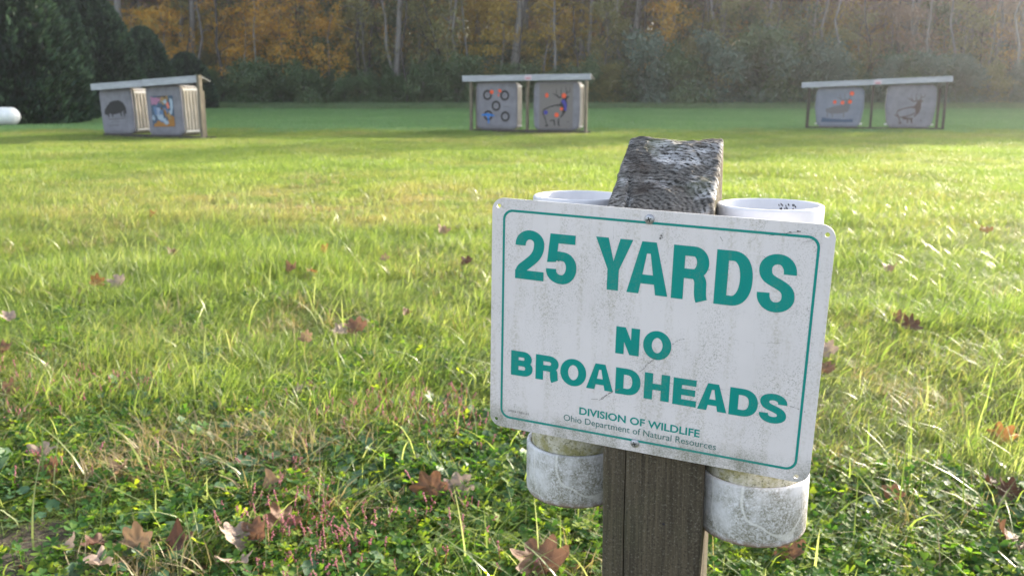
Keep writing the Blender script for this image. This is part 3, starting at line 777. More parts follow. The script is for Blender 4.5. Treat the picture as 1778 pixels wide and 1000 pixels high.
# ------------------------------------------------------------------ target shelters and bags
def mat_plain(name, a, b, scale=6, rough=.85, spec=.3, bump=.4, stretch=(1, 1, 1), bd=.005):
    m = NT(name); n = m.noise(m.map(m.coord(), scale=stretch), scale, 5, .65)
    return m.done(m.bsdf(m.mix(m.ramp(n, .3, .7), a, b), rough, spec, m.bump(n, bump, bd)))
M_cover = mat_plain('grey_woven_cover', (.16, .155, .18), (.235, .23, .26), 4, .9)
M_coverb = mat_plain('blue_grey_woven_cover', (.15, .165, .21), (.22, .235, .285), 3, .85)
M_cream = mat_plain('cream_side_fabric', (.40, .35, .28), (.68, .62, .54), 3, .85, stretch=(8, 8, 1))
M_white = mat_plain('white_strap', (.62, .60, .56), (.80, .78, .74), 5)
M_fascia = mat_plain('weathered_white_board', (.27, .28, .31), (.44, .455, .49), 3, .7, stretch=(1, 6, 6))
M_wood = mat_plain('weathered_frame_wood', (.10, .085, .065), (.22, .19, .14), 8, .9, stretch=(4, 4, .6))
M_dark = mat_plain('dark_frame_wood', (.035, .032, .028), (.08, .07, .06), 8, .9)
M_roof = mat_plain('roof_sheet', (.20, .20, .20), (.34, .34, .35), 5, .6)
def flat_mat(name, c, rough=.8):
    m = NT(name); n = m.noise(m.coord(), 40, 3)
    return m.done(m.bsdf(m.mix(m.ramp(n, .3, .8), c, tuple(x * .7 for x in c)), rough, .3))
M_ink = flat_mat('black_print', (.035, .033, .035)); M_orange = flat_mat('orange_paint', (.85, .12, .05)); M_blue = flat_mat('blue_paint', (.03, .20, .60))
M_violet = flat_mat('violet_blue_paint', (.06, .06, .32)); M_faint = flat_mat('faint_print', (.15, .145, .16)); M_brown = flat_mat('brown_print', (.10, .07, .065))
M_tan = flat_mat('faded_brown_panel', (.20, .18, .175)); M_teal = flat_mat('blue_band', (.06, .10, .17))
def ribbon(mb, pts, w, y=0.0):
    ws = w if hasattr(w, '__len__') else [w] * len(pts); L, Rr = [], []
    for i, p in enumerate(pts):
        a, b = pts[max(0, i - 1)], pts[min(len(pts) - 1, i + 1)]
        d = Vector((b[0] - a[0], b[1] - a[1])).normalized(); n = Vector((-d.y, d.x)) * ws[i] / 2
        L.append(mb.b.verts.new((p[0] + n.x, y, p[1] + n.y))); Rr.append(mb.b.verts.new((p[0] - n.x, y, p[1] - n.y)))
    for i in range(len(pts) - 1): mb.b.faces.new((L[i], L[i + 1], Rr[i + 1], Rr[i]))
def blob(mb, c, rx, rz=None, y=0.0, wob=0.0, seed=0, n=22):
    rz = rz or rx; rd = random.Random(seed)
    vs = [mb.b.verts.new((c[0] + rx * math.cos(2 * math.pi * k / n) * (1 + rd.uniform(-wob, wob)), y, c[1] + rz * math.sin(2 * math.pi * k / n) * (1 + rd.uniform(-wob, wob)))) for k in range(n)]
    mb.b.faces.new(vs)
def shape(mb, pts, y=0.0):
    mb.b.faces.new([mb.b.verts.new((p[0], y, p[1])) for p in pts])

def cushion(name, w, h, y0, y1, mat, parent, bulge=.02, round_=.06, barrel=0.0, taper=0.0):
    """a padded slab from y0 to y1 with rounded flat faces"""
    N = 40; rings = []; mb = MB()
    prof = [(y0 + .012, -.085), (y0, -.02 - round_ * .3), (y0 - .001, -.12 - round_)] if False else None
    def outline(inset, y):
        vs = []
        for k in range(N):
            a = 2 * math.pi * k / N; ca, sa = math.cos(a), math.sin(a); e = .22
            X = (abs(ca) ** e) * (1 if ca > 0 else -1); Z = (abs(sa) ** e) * (1 if sa > 0 else -1)
            hw = w / 2 - inset; hh = h / 2 - inset
            x = X * hw * (1 + barrel * (1 - Z * Z) - barrel - taper * max(0, -Z)); z = Z * hh
            vs.append(mb.b.verts.new((x, y, z + h / 2)))
        return vs
    t = y1 - y0; k = min(.045, t * .45)
    rs = [outline(.13, y0), outline(k * .9, y0 + .004), outline(k * .25, y0 + k * .5), outline(-bulge * .5, y0 + t * .35), outline(-bulge * .5, y1 - t * .35), outline(k * .25, y1 - k * .5), outline(k * .9, y1 - .004), outline(.13, y1)]
    for a, b in zip(rs, rs[1:]):
        for i in range(N):
            f = mb.b.faces.new((a[i], a[(i + 1) % N], b[(i + 1) % N], b[i])); f.smooth = True
    mb.b.faces.new(rs[0]); mb.b.faces.new(rs[-1])
    return mb.build(name, mat, parent)

def bag(x, z, w, h, depth, label, parent_M, cover, layers=4, barrel=0.0, taper=0.0, art=None, lean=0.0, group='archery target bags hanging in the shelters'):
    root = empty('target_bag', parent_M @ Vector((x + w / 2, .10, z)), 0)
    root.rotation_euler = (0, lean, parent_M.to_euler().z)
    tag(root, label, 'archery target', group)
    cushion('front_cover', w, h, 0, .10, cover, root, .02, barrel=barrel, taper=taper)
    t = (depth - .10) / layers
    for k in range(layers):
        rd = random.Random(k + int(x * 50)); s = 1 - .012 * rd.random()
        o = cushion('side_layer', w * s * .985, h * (.965 - .02 * rd.random()), .102 + k * t, .10 + (k + 1) * t - .004, M_cream, root, .045, barrel=barrel, taper=taper)
        o.location = (0, 0, .012)
    for zz in (.085, h - .12):
        mb = MB(); mb.box((0, depth / 2 + .05, 0), (w + .012 - .16 * barrel * 4, depth - .12, .045), bevel=.012); mb.build('strap', M_white, root, (0, 0, zz))
    if art:
        for nm, mat, fn in art:
            mb = MB(); fn(mb, w, h); me = mb.b
            bmesh.ops.recalc_face_normals(me, faces=me.faces[:])
            for f in me.faces:
                if f.normal.y > 0: f.normal_flip()
            d = bpy.data.meshes.new(nm); me.to_mesh(d); me.free(); link(nm, d, mat, root)
    return root
# pictures on the faces: u, v are fractions of the face
def U(w, h, u, v): return ((u - .5) * w, v * h)
Y1, Y2, Y3 = -.004, -.008, -.012
def ring_art():
    C = [(.283, .722), (.711, .713), (.496, .495), (.298, .291), (.722, .271)]
    def rings(mb, w, h):
        for (u, v) in C:
            c = U(w, h, u, v); N = 36; r0, r1 = .104 * h, .062 * h
            A = [mb.b.verts.new((c[0] + r0 * math.cos(2 * math.pi * k / N), Y1, c[1] + r0 * 1.06 * math.sin(2 * math.pi * k / N))) for k in range(N)]
            B = [mb.b.verts.new((c[0] + r1 * math.cos(2 * math.pi * k / N), Y1, c[1] + r1 * 1.06 * math.sin(2 * math.pi * k / N))) for k in range(N)]
            for k in range(N): mb.b.faces.new((A[k], A[(k + 1) % N], B[(k + 1) % N], B[k]))
            blob(mb, c, .012, y=Y1)
    def spots(mb, w, h):
        blob(mb, U(w, h, .39, .785), .055, y=Y2, wob=.15, seed=1); blob(mb, U(w, h, .59, .81), .05, .042, y=Y2, wob=.2, seed=2)
        blob(mb, U(w, h, .56, .72), .016, .04, y=Y2)
    def cross(mb, w, h):
        ribbon(mb, [U(w, h, .13, .30), U(w, h, .28, .31), U(w, h, .46, .285)], [.03, .07, .03], Y2)
        ribbon(mb, [U(w, h, .30, .30), U(w, h, .31, .2), U(w, h, .31, .12)], [.05, .04, .03], Y3)
    def small(mb, w, h):
        for k in range(4): ribbon(mb, [U(w, h, .70 + .03 * k, .47), U(w, h, .715 + .03 * k, .49)], .02, Y1)
        ribbon(mb, [U(w, h, .78, .92), U(w, h, .96, .91)], .02, Y1)
    return [('ring', M_ink, rings), ('paint_spot', M_orange, spots), ('paint_cross', M_blue, cross), ('print', M_faint, small)]
def stag(mb, w, h, y, S=1.0, ox=0.0, oy=0.0, legs=True):
    def q(u, v): return U(w, h, .5 + (u - .5) * S + ox, .5 + (v - .5) * S + oy)
    ribbon(mb, [q(.20, .34), q(.23, .42), q(.36, .475), q(.50, .51), q(.60, .51)], [.015, .035, .03, .035, .06], y)
    shape(mb, [q(.58, .53), q(.62, .60), q(.65, .68), q(.70, .71), q(.79, .68), q(.73, .64), q(.74, .50), q(.70, .35), q(.64, .33), q(.62, .42)], y)
    ribbon(mb, [q(.66, .69), q(.56, .66), q(.47, .73), q(.42, .75)], [.04, .03, .02, .01], y)
    ribbon(mb, [q(.56, .66), q(.50, .76), q(.50, .84)], [.02, .015, .008], y)
    ribbon(mb, [q(.70, .70), q(.73, .78), q(.70, .88)], [.03, .02, .008], y); ribbon(mb, [q(.73, .76), q(.80, .80), q(.79, .88)], [.02, .015, .008], y)
    ribbon(mb, [q(.62, .70), q(.60, .80), q(.62, .88)], [.02, .015, .008], y)
    if legs:
        ribbon(mb, [q(.20, .36), q(.25, .26), q(.28, .17), q(.31, .07)], [.02, .03, .02, .03], y)
        ribbon(mb, [q(.26, .08), q(.33, .10)], .03, y)
        ribbon(mb, [q(.37, .19), q(.46, .20), q(.47, .09)], [.03, .05, .03], y)
        ribbon(mb, [q(.56, .24), q(.55, .15), q(.57, .08)], [.03, .045, .03], y); ribbon(mb, [q(.66, .34), q(.60, .26)], [.05, .03], y)
    blob(mb, q(.76, .17), .015, y=y)
def elk_art():
    return [('faded_panel', M_tan, lambda m, w, h: shape(m, [U(w, h, .13, .03), U(w, h, .86, .03), U(w, h, .86, .95), U(w, h, .13, .95)], Y1)),
            ('printed_elk', M_ink, lambda m, w, h: stag(m, w, h, Y2)),
            ('blue_paint', M_violet, lambda m, w, h: (shape(m, [U(w, h, .60, .60), U(w, h, .68, .63), U(w, h, .73, .54), U(w, h, .73, .40), U(w, h, .68, .40), U(w, h, .67, .50)], Y3), blob(m, U(w, h, .275, .36), .055, y=Y3, wob=.1))),
            ('paint_spot', M_orange, lambda m, w, h: (blob(m, U(w, h, .295, .71), .045, .062, Y3), blob(m, U(w, h, .67, .705), .06, .065, Y3 - .003, .1), blob(m, U(w, h, .62, .435), .042, y=Y3 - .003, wob=.15), blob(m, U(w, h, .515, .31), .06, y=Y3, wob=.1)))]
def boar_art():
    def boar(mb, w, h):
        shape(mb, [U(w, h, u, v) for u, v in ((.13, .46), (.15, .54), (.24, .63), (.30, .66), (.33, .70), (.46, .73), (.62, .74), (.76, .68), (.83, .58), (.84, .44), (.80, .43), (.77, .50), (.68, .47), (.52, .44), (.38, .43), (.30, .46), (.20, .42))], Y1)
        for u in (.26, .38, .66, .76): ribbon(mb, [U(w, h, u, .48), U(w, h, u + .01, .37)], [.06, .03], Y2)
    def lines(mb, w, h):
        ribbon(mb, [U(w, h, .26, .33), U(w, h, .80, .335)], .025, Y1); ribbon(mb, [U(w, h, .22, .19), U(w, h, .55, .195)], .025, Y1)
        ribbon(mb, [U(w, h, .3, .26), U(w, h, .6, .265)], .012, Y1)
    return [('printed_boar', M_ink, boar), ('print', M_faint, lines)]
P_ = {k: flat_mat('poster_' + k, c, .5) for k, c in dict(sky=(.30, .36, .50), pink=(.36, .16, .27), ochre=(.34, .21, .08), navy=(.05, .09, .15), blue=(.10, .18, .33), pale=(.34, .42, .52), rust=(.34, .15, .03), red=(.70, .18, .12), dark=(.10, .06, .03)).items()}
def poster_art():
    def rough(q, seed):
        if len(q) == 4 and seed == 0: return q
        rd = random.Random(seed); out = []
        for (a, b), (c, d) in zip(q, q[1:] + q[:1]):
            for k in range(5): t = k / 5; out.append((min(.99, max(.01, a + (c - a) * t + rd.gauss(0, .022))), min(.99, max(.01, b + (d - b) * t + rd.gauss(0, .022)))))
        return out
    def g(uv): return lambda m, w, h: [shape(m, [U(w, h, .15 + .66 * a, .17 + .62 * b) for a, b in rough(q, i)], -.004 - .0015 * i) for i, q in uv]
    return [('poster', P_['navy'], g([(0, [(0, 0), (1, 0), (1, 1), (0, 1)])])),
            ('poster_patch', P_['rust'], g([(2, [(0, 0), (1, 0), (1, .32), (.8, .36), (.6, .14), (.3, .2), (.1, .12)])])),
            ('poster_patch', P_['pink'], g([(2, [(0, .74), (.1, .72), (.45, .84), (.5, .95), (.1, 1), (0, 1)])])),
            ('poster_patch', P_['ochre'], g([(2, [(.4, .76), (.62, .72), (.8, .9), (.8, 1), (.5, 1), (.45, .9)])])),
            ('poster_patch', P_['blue'], g([(3, [(.1, .62), (.3, .72), (.7, .6), (.8, .44), (.5, .42), (.56, .2), (.4, .16), (.16, .4)])])),
            ('poster_patch', P_['pale'], g([(4, [(.2, .38), (.45, .42), (.55, .25), (.5, .18), (.3, .26)])])),
            ('poster_patch', P_['pale'], g([(4, [(.86, .9), (.98, .88), (.95, .5), (.8, .3), (.76, .4), (.86, .6)])])),
            ('poster_patch', P_['pale'], g([(5, [(.56, .86), (.68, .9), (.72, .78), (.6, .72)])])),
            ('poster_patch', P_['red'], g([(6, [(.68, .74), (.8, .76), (.82, .62), (.72, .58)])])),
            ('poster_patch', P_['pale'], g([(6, [(.5, .3), (.62, .24), (.75, .14), (.6, .05), (.5, .12)])])),
            ('poster_patch', P_['pale'], g([(6, [(.0, .3), (.1, .36), (.14, .26), (.04, .2)])])),
            ('poster_patch', P_['dark'], g([(8, [(.42, .66), (.62, .5), (.66, .34), (.56, .38), (.5, .54), (.38, .58)])])),
            ('poster_patch', P_['sky'], g([(9, [(.3, .66), (.42, .6), (.4, .46), (.3, .34), (.26, .5)])])),
            ('poster_patch', P_['rust'], g([(9, [(.6, .56), (.68, .5), (.7, .3), (.62, .36)])])),
            ('poster_patch', P_['navy'], g([(10, [(.2, .7), (.5, .76), (.56, .66), (.3, .62)])])),
            ('poster_patch', P_['ochre'], g([(10, [(.7, .4), (.8, .46), (.9, .3), (.8, .22)])])),
            ('poster_patch', P_['dark'], g([(7, [(.3, .96), (.7, 1), (.74, .92), (.4, .93)])]))]
def faint_deer_art():
    return [('faded_panel', M_coverb, lambda m, w, h: shape(m, [U(w, h, .14, .06), U(w, h, .84, .06), U(w, h, .86, .93), U(w, h, .16, .95)], Y1)),
            ('printed_deer', M_faint, lambda m, w, h: (stag(m, w, h, Y2, .92, .0, .02, False), shape(m, [U(w, h, u, v) for u, v in ((.22, .46), (.42, .50), (.60, .52), (.66, .40), (.55, .34), (.34, .33), (.24, .38))], Y1 - .002), ribbon(m, [U(w, h, .26, .40), U(w, h, .27, .24)], .03, Y2), ribbon(m, [U(w, h, .36, .36), U(w, h, .38, .24)], .03, Y2), ribbon(m, [U(w, h, .60, .38), U(w, h, .60, .24)], .03, Y2))),
            ('blue_band', M_teal, lambda m, w, h: shape(m, [U(w, h, .14, .12), U(w, h, .16, .24), (w * -.2, h * .21), (w * .1, h * .19), (w * .30, h * .20), (w * .30, h * .12)], Y2)),
            ('paint_spot', M_orange, lambda m, w, h: [blob(m, U(w, h, u, v), r, y=Y3, wob=.15, seed=int(u * 99)) for u, v, r in ((.74, .84, .062), (.40, .625, .05), (.56, .61, .055), (.71, .635, .055))])]
def elk2_art():
    return [('printed_elk', M_brown, lambda m, w, h: (stag(m, w, h, Y1, .88, .0, -.03), ribbon(m, [U(w, h, .2, .3), U(w, h, .3, .24), U(w, h, .5, .28), U(w, h, .62, .36)], .03, Y2), ribbon(m, [U(w, h, .35, .24), U(w, h, .55, .20)], .05, Y2)))]

M_tagp = flat_mat('pink_white_label', (.62, .50, .55)); M_tagr = flat_mat('red_label_line', (.55, .12, .14))
def shelter(px, y, psi, W, D, slope, lab, mid_post=True, frame=M_wood, end_post=None, zt=1.36):
    p = at_y(px, y); root = empty('target_shelter', (p.x, y, gheight(p.x, y)), -psi)
    tag(root, lab, 'shelter', 'roofed wooden target shelters across the range')
    def part(nm, c, d, mat, bev=.006, rot=None):
        b = MB(); b.box((0, 0, 0), d, rot, bev); return b.build(nm, mat, root, c)
    rt = Matrix.Rotation(-slope / (W + .4), 3, 'Y')
    for i, fx in enumerate((-.22 + (W + .36) * .25, -.22 + (W + .36) * .75)):
        zc = zt + .085 + slope * (fx / W)
        part('fascia_board', (fx, -.05, zc), ((W + .36) / 2 - .006, .03, .155), M_fascia, .004, rt)
    n = 9
    for i in range(n):                                  # roof boards, lower at the back
        fx = -.22 + (W + .36) * (i + .5) / n; zc = zt + .165 + slope * fx / W
        b = MB(); b.box((0, 0, 0), ((W + .36) / n - .008, D * .72, .02), Matrix.Rotation(-slope / (W + .4), 3, 'Y') @ Matrix.Rotation(R(-22), 3, 'X'), .003)
        b.build('roof_board', M_roof, root, (fx, D * .36 - .03, zc - .075))
    for nm, xs, yy, dz in ((('post', (.0, W), .02, 0),) if not end_post else ()) + (('post', (.0, W - .13) if not end_post else (.35, W - .35), D, -.16),) + ((('post', (W * .48,), .22, 0),) if mid_post else ()):
        for xx in xs:
            z1 = zt + slope * xx / W + dz + .02
            part(nm, (xx, yy, z1 / 2 - .02), (.07, .085, z1), frame)
    if end_post:
        z1 = zt + slope + .19; part('post', (W + .12, -.02, z1 / 2 - .02), (.085, .10, z1), frame)
    part('base_rail', (W / 2, .07, .05), (W + .08, .09, .11), M_dark); part('base_rail', (W / 2, D - .06, .045), (W + .08, .09, .085), M_dark)
    if D > .7: part('base_rail', (W / 2, .30, .045), (W - .02, .12, .06), M_dark)
    M = Matrix.Translation(root.location) @ Matrix.Rotation(-psi, 4, 'Z')
    return root, M, part
# left
r, M, part = shelter(180, 21.9, R(29), 3.36, .46, .16, 'left target shelter with roof line climbing to the right, before the evergreens', False, M_wood, True, 1.13)
bag(-.14, .10, 1.15, 1.08, .56, 'target bag printed with a black boar, left bag of the left shelter', M, M_cover, 5, lean=R(2.5) * -1, art=boar_art())
bag(1.53, .10, 1.16, 1.15, .56, 'target bag with a colourful orange and blue poster, right bag of the left shelter', M, M_cover, 5, lean=R(-1.5), art=poster_art())
# middle
r, M, part = shelter(818, 24.4, R(20), 3.22, .46, .03, 'middle wooden target shelter straight behind the post, with slim side posts', True, M_wood, False)
q = part('label', (1.66, -.068, 1.46), (.20, .004, .12), M_tagp, 0); part('label_line', (1.66, -.0715, 1.44), (.14, .003, .025), M_tagr, 0)
bag(.12, .11, 1.16, 1.25, .44, 'target bag with five black rings and a blue cross, in the middle shelter', M, M_cover, 3, art=ring_art())
bag(1.76, .11, 1.26, 1.26, .46, 'target bag with black elk, orange and blue paint spots, in the middle shelter', M, M_cover, 3, barrel=.035, art=elk_art())
# right
r, M, part = shelter(1400, 26.6, R(21), 3.66, .46, .15, 'right wooden target shelter with thin dark posts, under the hazy end of the wood', True, M_dark, False, 1.22)
part('label', (1.86, -.068, 1.375), (.20, .004, .11), M_tagp, 0); part('label_line', (1.86, -.0715, 1.35), (.12, .003, .03), M_tagr, 0)
bag(.20, .10, 1.34, 1.14, .46, 'bluish target bag with four orange paint spots, left bag of the right shelter', M, M_coverb, 3, barrel=.06, taper=.08, art=faint_deer_art())
bag(2.12, .10, 1.32, 1.20, .46, 'grey target bag printed with a brown elk only, right bag of the right shelter', M, M_cover, 3, barrel=.05, taper=.10, art=elk2_art())

# ------------------------------------------------------------------ the post
def mk_post_mats():
    m = NT('weathered_post_wood'); o = m.coord()
    gr = m.noise(m.map(o, scale=(90, 90, 2.2)), 1.6, 6, .7, .4)
    n2 = m.noise(m.map(o, scale=(1, 1, .4)), 22, 5); sp = m.noise(o, 420, 3, .7)
    c = m.mix(m.ramp(gr, .34, .64), (.013, .010, .007), (.115, .092, .062))
    c = m.mix(m.ramp(n2, .35, .7, 0, .6), c, (.070, .060, .044))
    c = m.mix(m.ramp(sp, .57, .66, 0, .5), c, (.20, .19, .165)); c = m.mix(m.ramp(sp, .42, .36, 0, .6), c, (.015, .012, .01))
    c = m.mix(m.ramp(m.noise(o, 9, 3), .5, .75, 0, .35), c, (.10, .11, .055))
    a = m.done(m.bsdf(c, .9, .25, m.bump(gr, .9, .002)))
    m = NT('weathered_end_grain'); o = m.coord()
    oo = m.map(o, loc=(.012, -.005, .0), scale=(1, 1, .3))
    dist = m.n('ShaderNodeVectorMath', operation='ADD', I0=oo, I1=m.n('ShaderNodeVectorMath', operation='SCALE', I0=m.n('ShaderNodeTexNoise', Vector=o, Scale=28, Detail=3).outputs['Color'], Scale=.016).outputs[0]).outputs[0]
    wv = m.n('ShaderNodeTexWave', wave_type='RINGS', rings_direction='Z', Vector=dist, Scale=62, Distortion=2.2, Detail=4, Detail_Scale=3, Detail_Roughness=.7).outputs['Fac']
    f = m.noise(m.map(o, scale=(.7, 1, 1)), 320, 4, .7); big = m.noise(o, 26, 3, .6); big2 = m.noise(m.map(o, loc=(3, 1, 0)), 18, 3)
    h = m.math('ADD', m.math('MULTIPLY', wv, .15), m.math('MULTIPLY', f, 1.0))
    c = m.mix(m.ramp(h, .38, .74), (.010, .009, .008), (.175, .165, .155))
    white = m.math('MULTIPLY', m.ramp(big, .50, .66), m.ramp(h, .46, .60))
    c = m.mix(white, c, (.50, .50, .51))
    c = m.mix(m.math('MULTIPLY', m.ramp(big2, .55, .7), .45), c, (.16, .18, .10))
    d = m.ramp(m.noise(m.map(o, loc=(9, 4, 2)), 15, 2), .56, .70, 0, .75)
    c = m.mix(d, c, (.035, .024, .018))
    b = m.done(m.bsdf(c, .95, .2, m.bump(h, .9, .0035)))
    return a, b
M_post, M_end = mk_post_mats()
def build_post():
    hw, dp = .0475, .142; rr = .0055
    out = []
    def seg(a, b, n):
        for k in range(n): out.append((a[0] + (b[0] - a[0]) * k / n, a[1] + (b[1] - a[1]) * k / n))
    def arc(cx, cy, a0, n=4):
        for k in range(n): t = R(a0 + 90 * k / n); out.append((cx + rr * math.cos(t), cy + rr * math.sin(t)))
    # anticlockwise from the front left; a drying crack splits the front face
    arc(-hw + rr, rr, 180); seg((-hw + rr, 0), (-.0265, 0), 8)
    out += [(-.0258, 0), (-.0256, .002), (-.0253, .009), (-.0250, .002), (-.0247, 0)]
    seg((-.0238, 0), (hw - rr, 0), 26); arc(hw - rr, rr, 270); seg((hw, rr), (hw, dp - rr), 40)
    arc(hw - rr, dp - rr, 0); seg((hw - rr, dp), (-hw + rr, dp), 26); arc(-hw + rr, dp - rr, 90); seg((-hw, dp - rr), (-hw, rr), 40)
    N = len(out); cx, cy = .0, dp / 2
    def ztop(x, y):
        z = .930 + .058 * (y / dp)
        z += -.010 * max(0, 1 - ((x + .012) / .03) ** 2) * max(0, (y / dp - .55)) * 2 * 0
        z += .0004 * math.sin(y * 900 + 16 * mnoise.noise(Vector((x * 22, y * 22, 1)))) * (.4 + .6 * (y / dp))
        z += .0035 * mnoise.noise(Vector((x * 45, y * 45, 0))) + .0018 * mnoise.noise(Vector((x * 160, y * 160, 4)))
        z -= .0008 * math.exp(-((x - .004) / .016) ** 2) * (y / dp) ** 2          # shallow dip at the back edge
        z -= .006 * math.exp(-((x + .030 + .1 * (y - .02)) / .0012) ** 2) * max(0, 1 - y / .09)
        return z
    V, F, mi = [], [], []
    rows = np.concatenate([np.linspace(-.25, .80, 50), np.linspace(.815, .925, 22)])
    for zr in rows:
        for (x, y) in out:
            wob = .0012 * mnoise.noise(Vector((x * 60, y * 60, zr * 3))) * (1 if zr < .8 else 1.5)
            e = Vector((x - cx, y - cy)); l = max(1e-6, e.length)
            z = zr if zr < .81 else .81 + (zr - .81) / .115 * (ztop(x, y) - .004 - .81)
            groove = 0
            if -.0262 < x < -.024 and y < .012: x += .0016 * mnoise.noise(Vector((1, 2, zr * 9))) + .0007 * mnoise.noise(Vector((4, 2, zr * 40)))
            if zr > .7: groove = .0022 * mnoise.noise(Vector((x * 260, y * 260, zr * 9))) * (zr - .7) / .2
            V.append((x + e.x / l * (wob + groove), y + e.y / l * (wob + groove), z))
    nr = len(rows)
    for j in range(nr - 1):
        for i in range(N): F.append((j * N + i, j * N + (i + 1) % N, (j + 1) * N + (i + 1) % N, (j + 1) * N + i)); mi.append(0)
    K = 26
    for k in range(K):
        s = 1 - .025 - (k / (K - 1)) * .955 if k else .985
        s = .985 - .965 * (k / (K - 1))
        for (x, y) in out:
            y_ = max(.0, y) if .002 < y < .012 and -.03 < x < -.02 else y
            X, Yy = cx + (x - cx) * s, cy + (y_ - cy) * s
            V.append((X, Yy, ztop(X, Yy) - (.0012 if k == 0 else 0)))
    for k in range(K):
        b0 = (nr - 1 + k) * N; b1 = b0 + N
        for i in range(N): F.append((b0 + i, b0 + (i + 1) % N, b1 + (i + 1) % N, b1 + i)); mi.append(1)
    me = bpy.data.meshes.new('wooden_post'); me.from_pydata(V, [], F + [tuple((nr - 1 + K) * N + i for i in range(N))]); mi.append(1)
    me.materials.append(M_post); me.materials.append(M_end)
    me.polygons.foreach_set('material_index', mi); me.polygons.foreach_set('use_smooth', [True] * len(mi)); me.update()
    o = link('wooden_post', me, (), None, (.128 + .0113, .771, 0)); o.rotation_euler = (0, R(-.65), R(-16))
    tag(o, 'weathered grey wooden post with rough slanting top, carrying the white sign', 'post')
build_post()

# ------------------------------------------------------------------ plastic tubes with end caps
def mk_tube_mats():
    m = NT('clean_white_plastic'); o = m.coord()
    n = m.noise(o, 30, 4); a = m.done(m.bsdf(m.mix(m.ramp(n, .35, .75), (.56, .56, .60), (.49, .495, .53)), .35, .5))
    m = NT('mossy_white_plastic'); o = m.coord(); n = m.noise(o, 55, 6, .75); f = m.noise(o, 320, 3, .7)
    c = m.mix(m.ramp(n, .38, .58), (.58, .55, .48), (.28, .26, .12)); c = m.mix(m.ramp(f, .55, .68, 0, .8), c, (.09, .09, .05))
    b = m.done(m.bsdf(c, .8, .3, m.bump(f, .3, .001)))
    m = NT('dirty_cap_plastic'); o = m.coord()
    big = m.noise(m.map(o, loc=(.03, .01, 0)), 20, 4, .6, .3); f = m.noise(o, 480, 4, .78); f2 = m.noise(m.map(o, loc=(5, 5, 5)), 150, 5, .75)
    dirt = m.math('MULTIPLY', m.ramp(big, .36, .54), m.ramp(m.math('ADD', m.math('MULTIPLY', f, .6), m.math('MULTIPLY', f2, .4)), .40, .56))
    c = m.mix(m.math('MULTIPLY', dirt, .92), (.64, .635, .66), (.20, .19, .145))
    sp = m.ramp(f, .66, .72); c = m.mix(sp, c, (.06, .06, .05))
    # snail-track scratches: bright wandering lines
    w = m.n('ShaderNodeTexWave', wave_type='BANDS', bands_direction='X', Vector=m.map(o, rot=(.3, .4, .9)), Scale=9, Distortion=9, Detail=2, Detail_Scale=1.2).outputs['Fac']
    c = m.mix(m.math('MULTIPLY', m.ramp(w, .985, .999), .6), c, (.72, .71, .69))
    sepz = m.n('ShaderNodeSeparateXYZ', I0=o).outputs[2]
    c = m.mix(m.math('MULTIPLY', m.ramp(sepz, .009, .003), m.ramp(f2, .30, .5)), c, (.22, .15, .11))
    d = m.done(m.bsdf(c, .6, .4, m.bump(dirt, .25, .0006)))
    return a, b, d
M_pvc, M_moss, M_cap = mk_tube_mats()
def tube(x, y, ztop, zbot, zcap, r, rc, label):
    root = empty('plastic_tube', (x, y, 0)); tag(root, label, 'tube', 'white plastic tubes fixed to the post')
    t = .0055
    b = MB(); b.lathe([(r - t, zbot + .02), (r - t, ztop - .001), (r - t * .7, ztop), (r - .001, ztop - .0003), (r, ztop - .002), (r, zcap + .10)], 72, smooth=True); b.build('upper_pipe', M_pvc, root)
    b = MB(); b.lathe([(r, zcap + .10), (r, zcap - .03)], 72); b.build('lower_pipe', M_moss, root)
    h = zcap - zbot
    b = MB(); b.lathe([(r + .0004, h - .006), (r + .0006, h - .001), (rc - .0025, h), (rc - .0006, h - .0010), (rc, h - .003), (rc, .009), (rc - .001, .0072), (rc - .0002, .0058), (rc - .002, .0022), (rc - .006, .0), (rc - .014, -.0008), (.001, -.0008)], 84)
    b.build('end_cap', M_cap, root, (0, 0, zbot))
    return root
tr = tube(.2347, .800, .933, .616, .678, .0475, .0525, 'right white plastic tube with dirty end cap, nearer the camera and partly behind the sign')
tl = tube(.0680, .900, .930, .606, .666, .0465, .0520, 'left white plastic tube with dirty end cap, partly hidden by post and sign')
def stamp():
    """the printed maker's stamp inside the right tube: illegible slanted dashes"""
    mb = MB(); rd = random.Random(4)
    for k in range(26):
        a = R(rd.uniform(38, 62)); z = .933 - rd.uniform(.004, .0135); r = .0475 - .0055 - .0004; da = .012 * rd.uniform(.6, 1.6)
        q = [(r * math.cos(a + s * da), r * math.sin(a + s * da), z + t * .0008 + s * .0006) for s, t in ((-1, -1), (1, -1), (1, 1), (-1, 1))]
        mb.b.faces.new([mb.b.verts.new(v) for v in q])
    mb.build('stamp', M_ink, tr)
stamp()

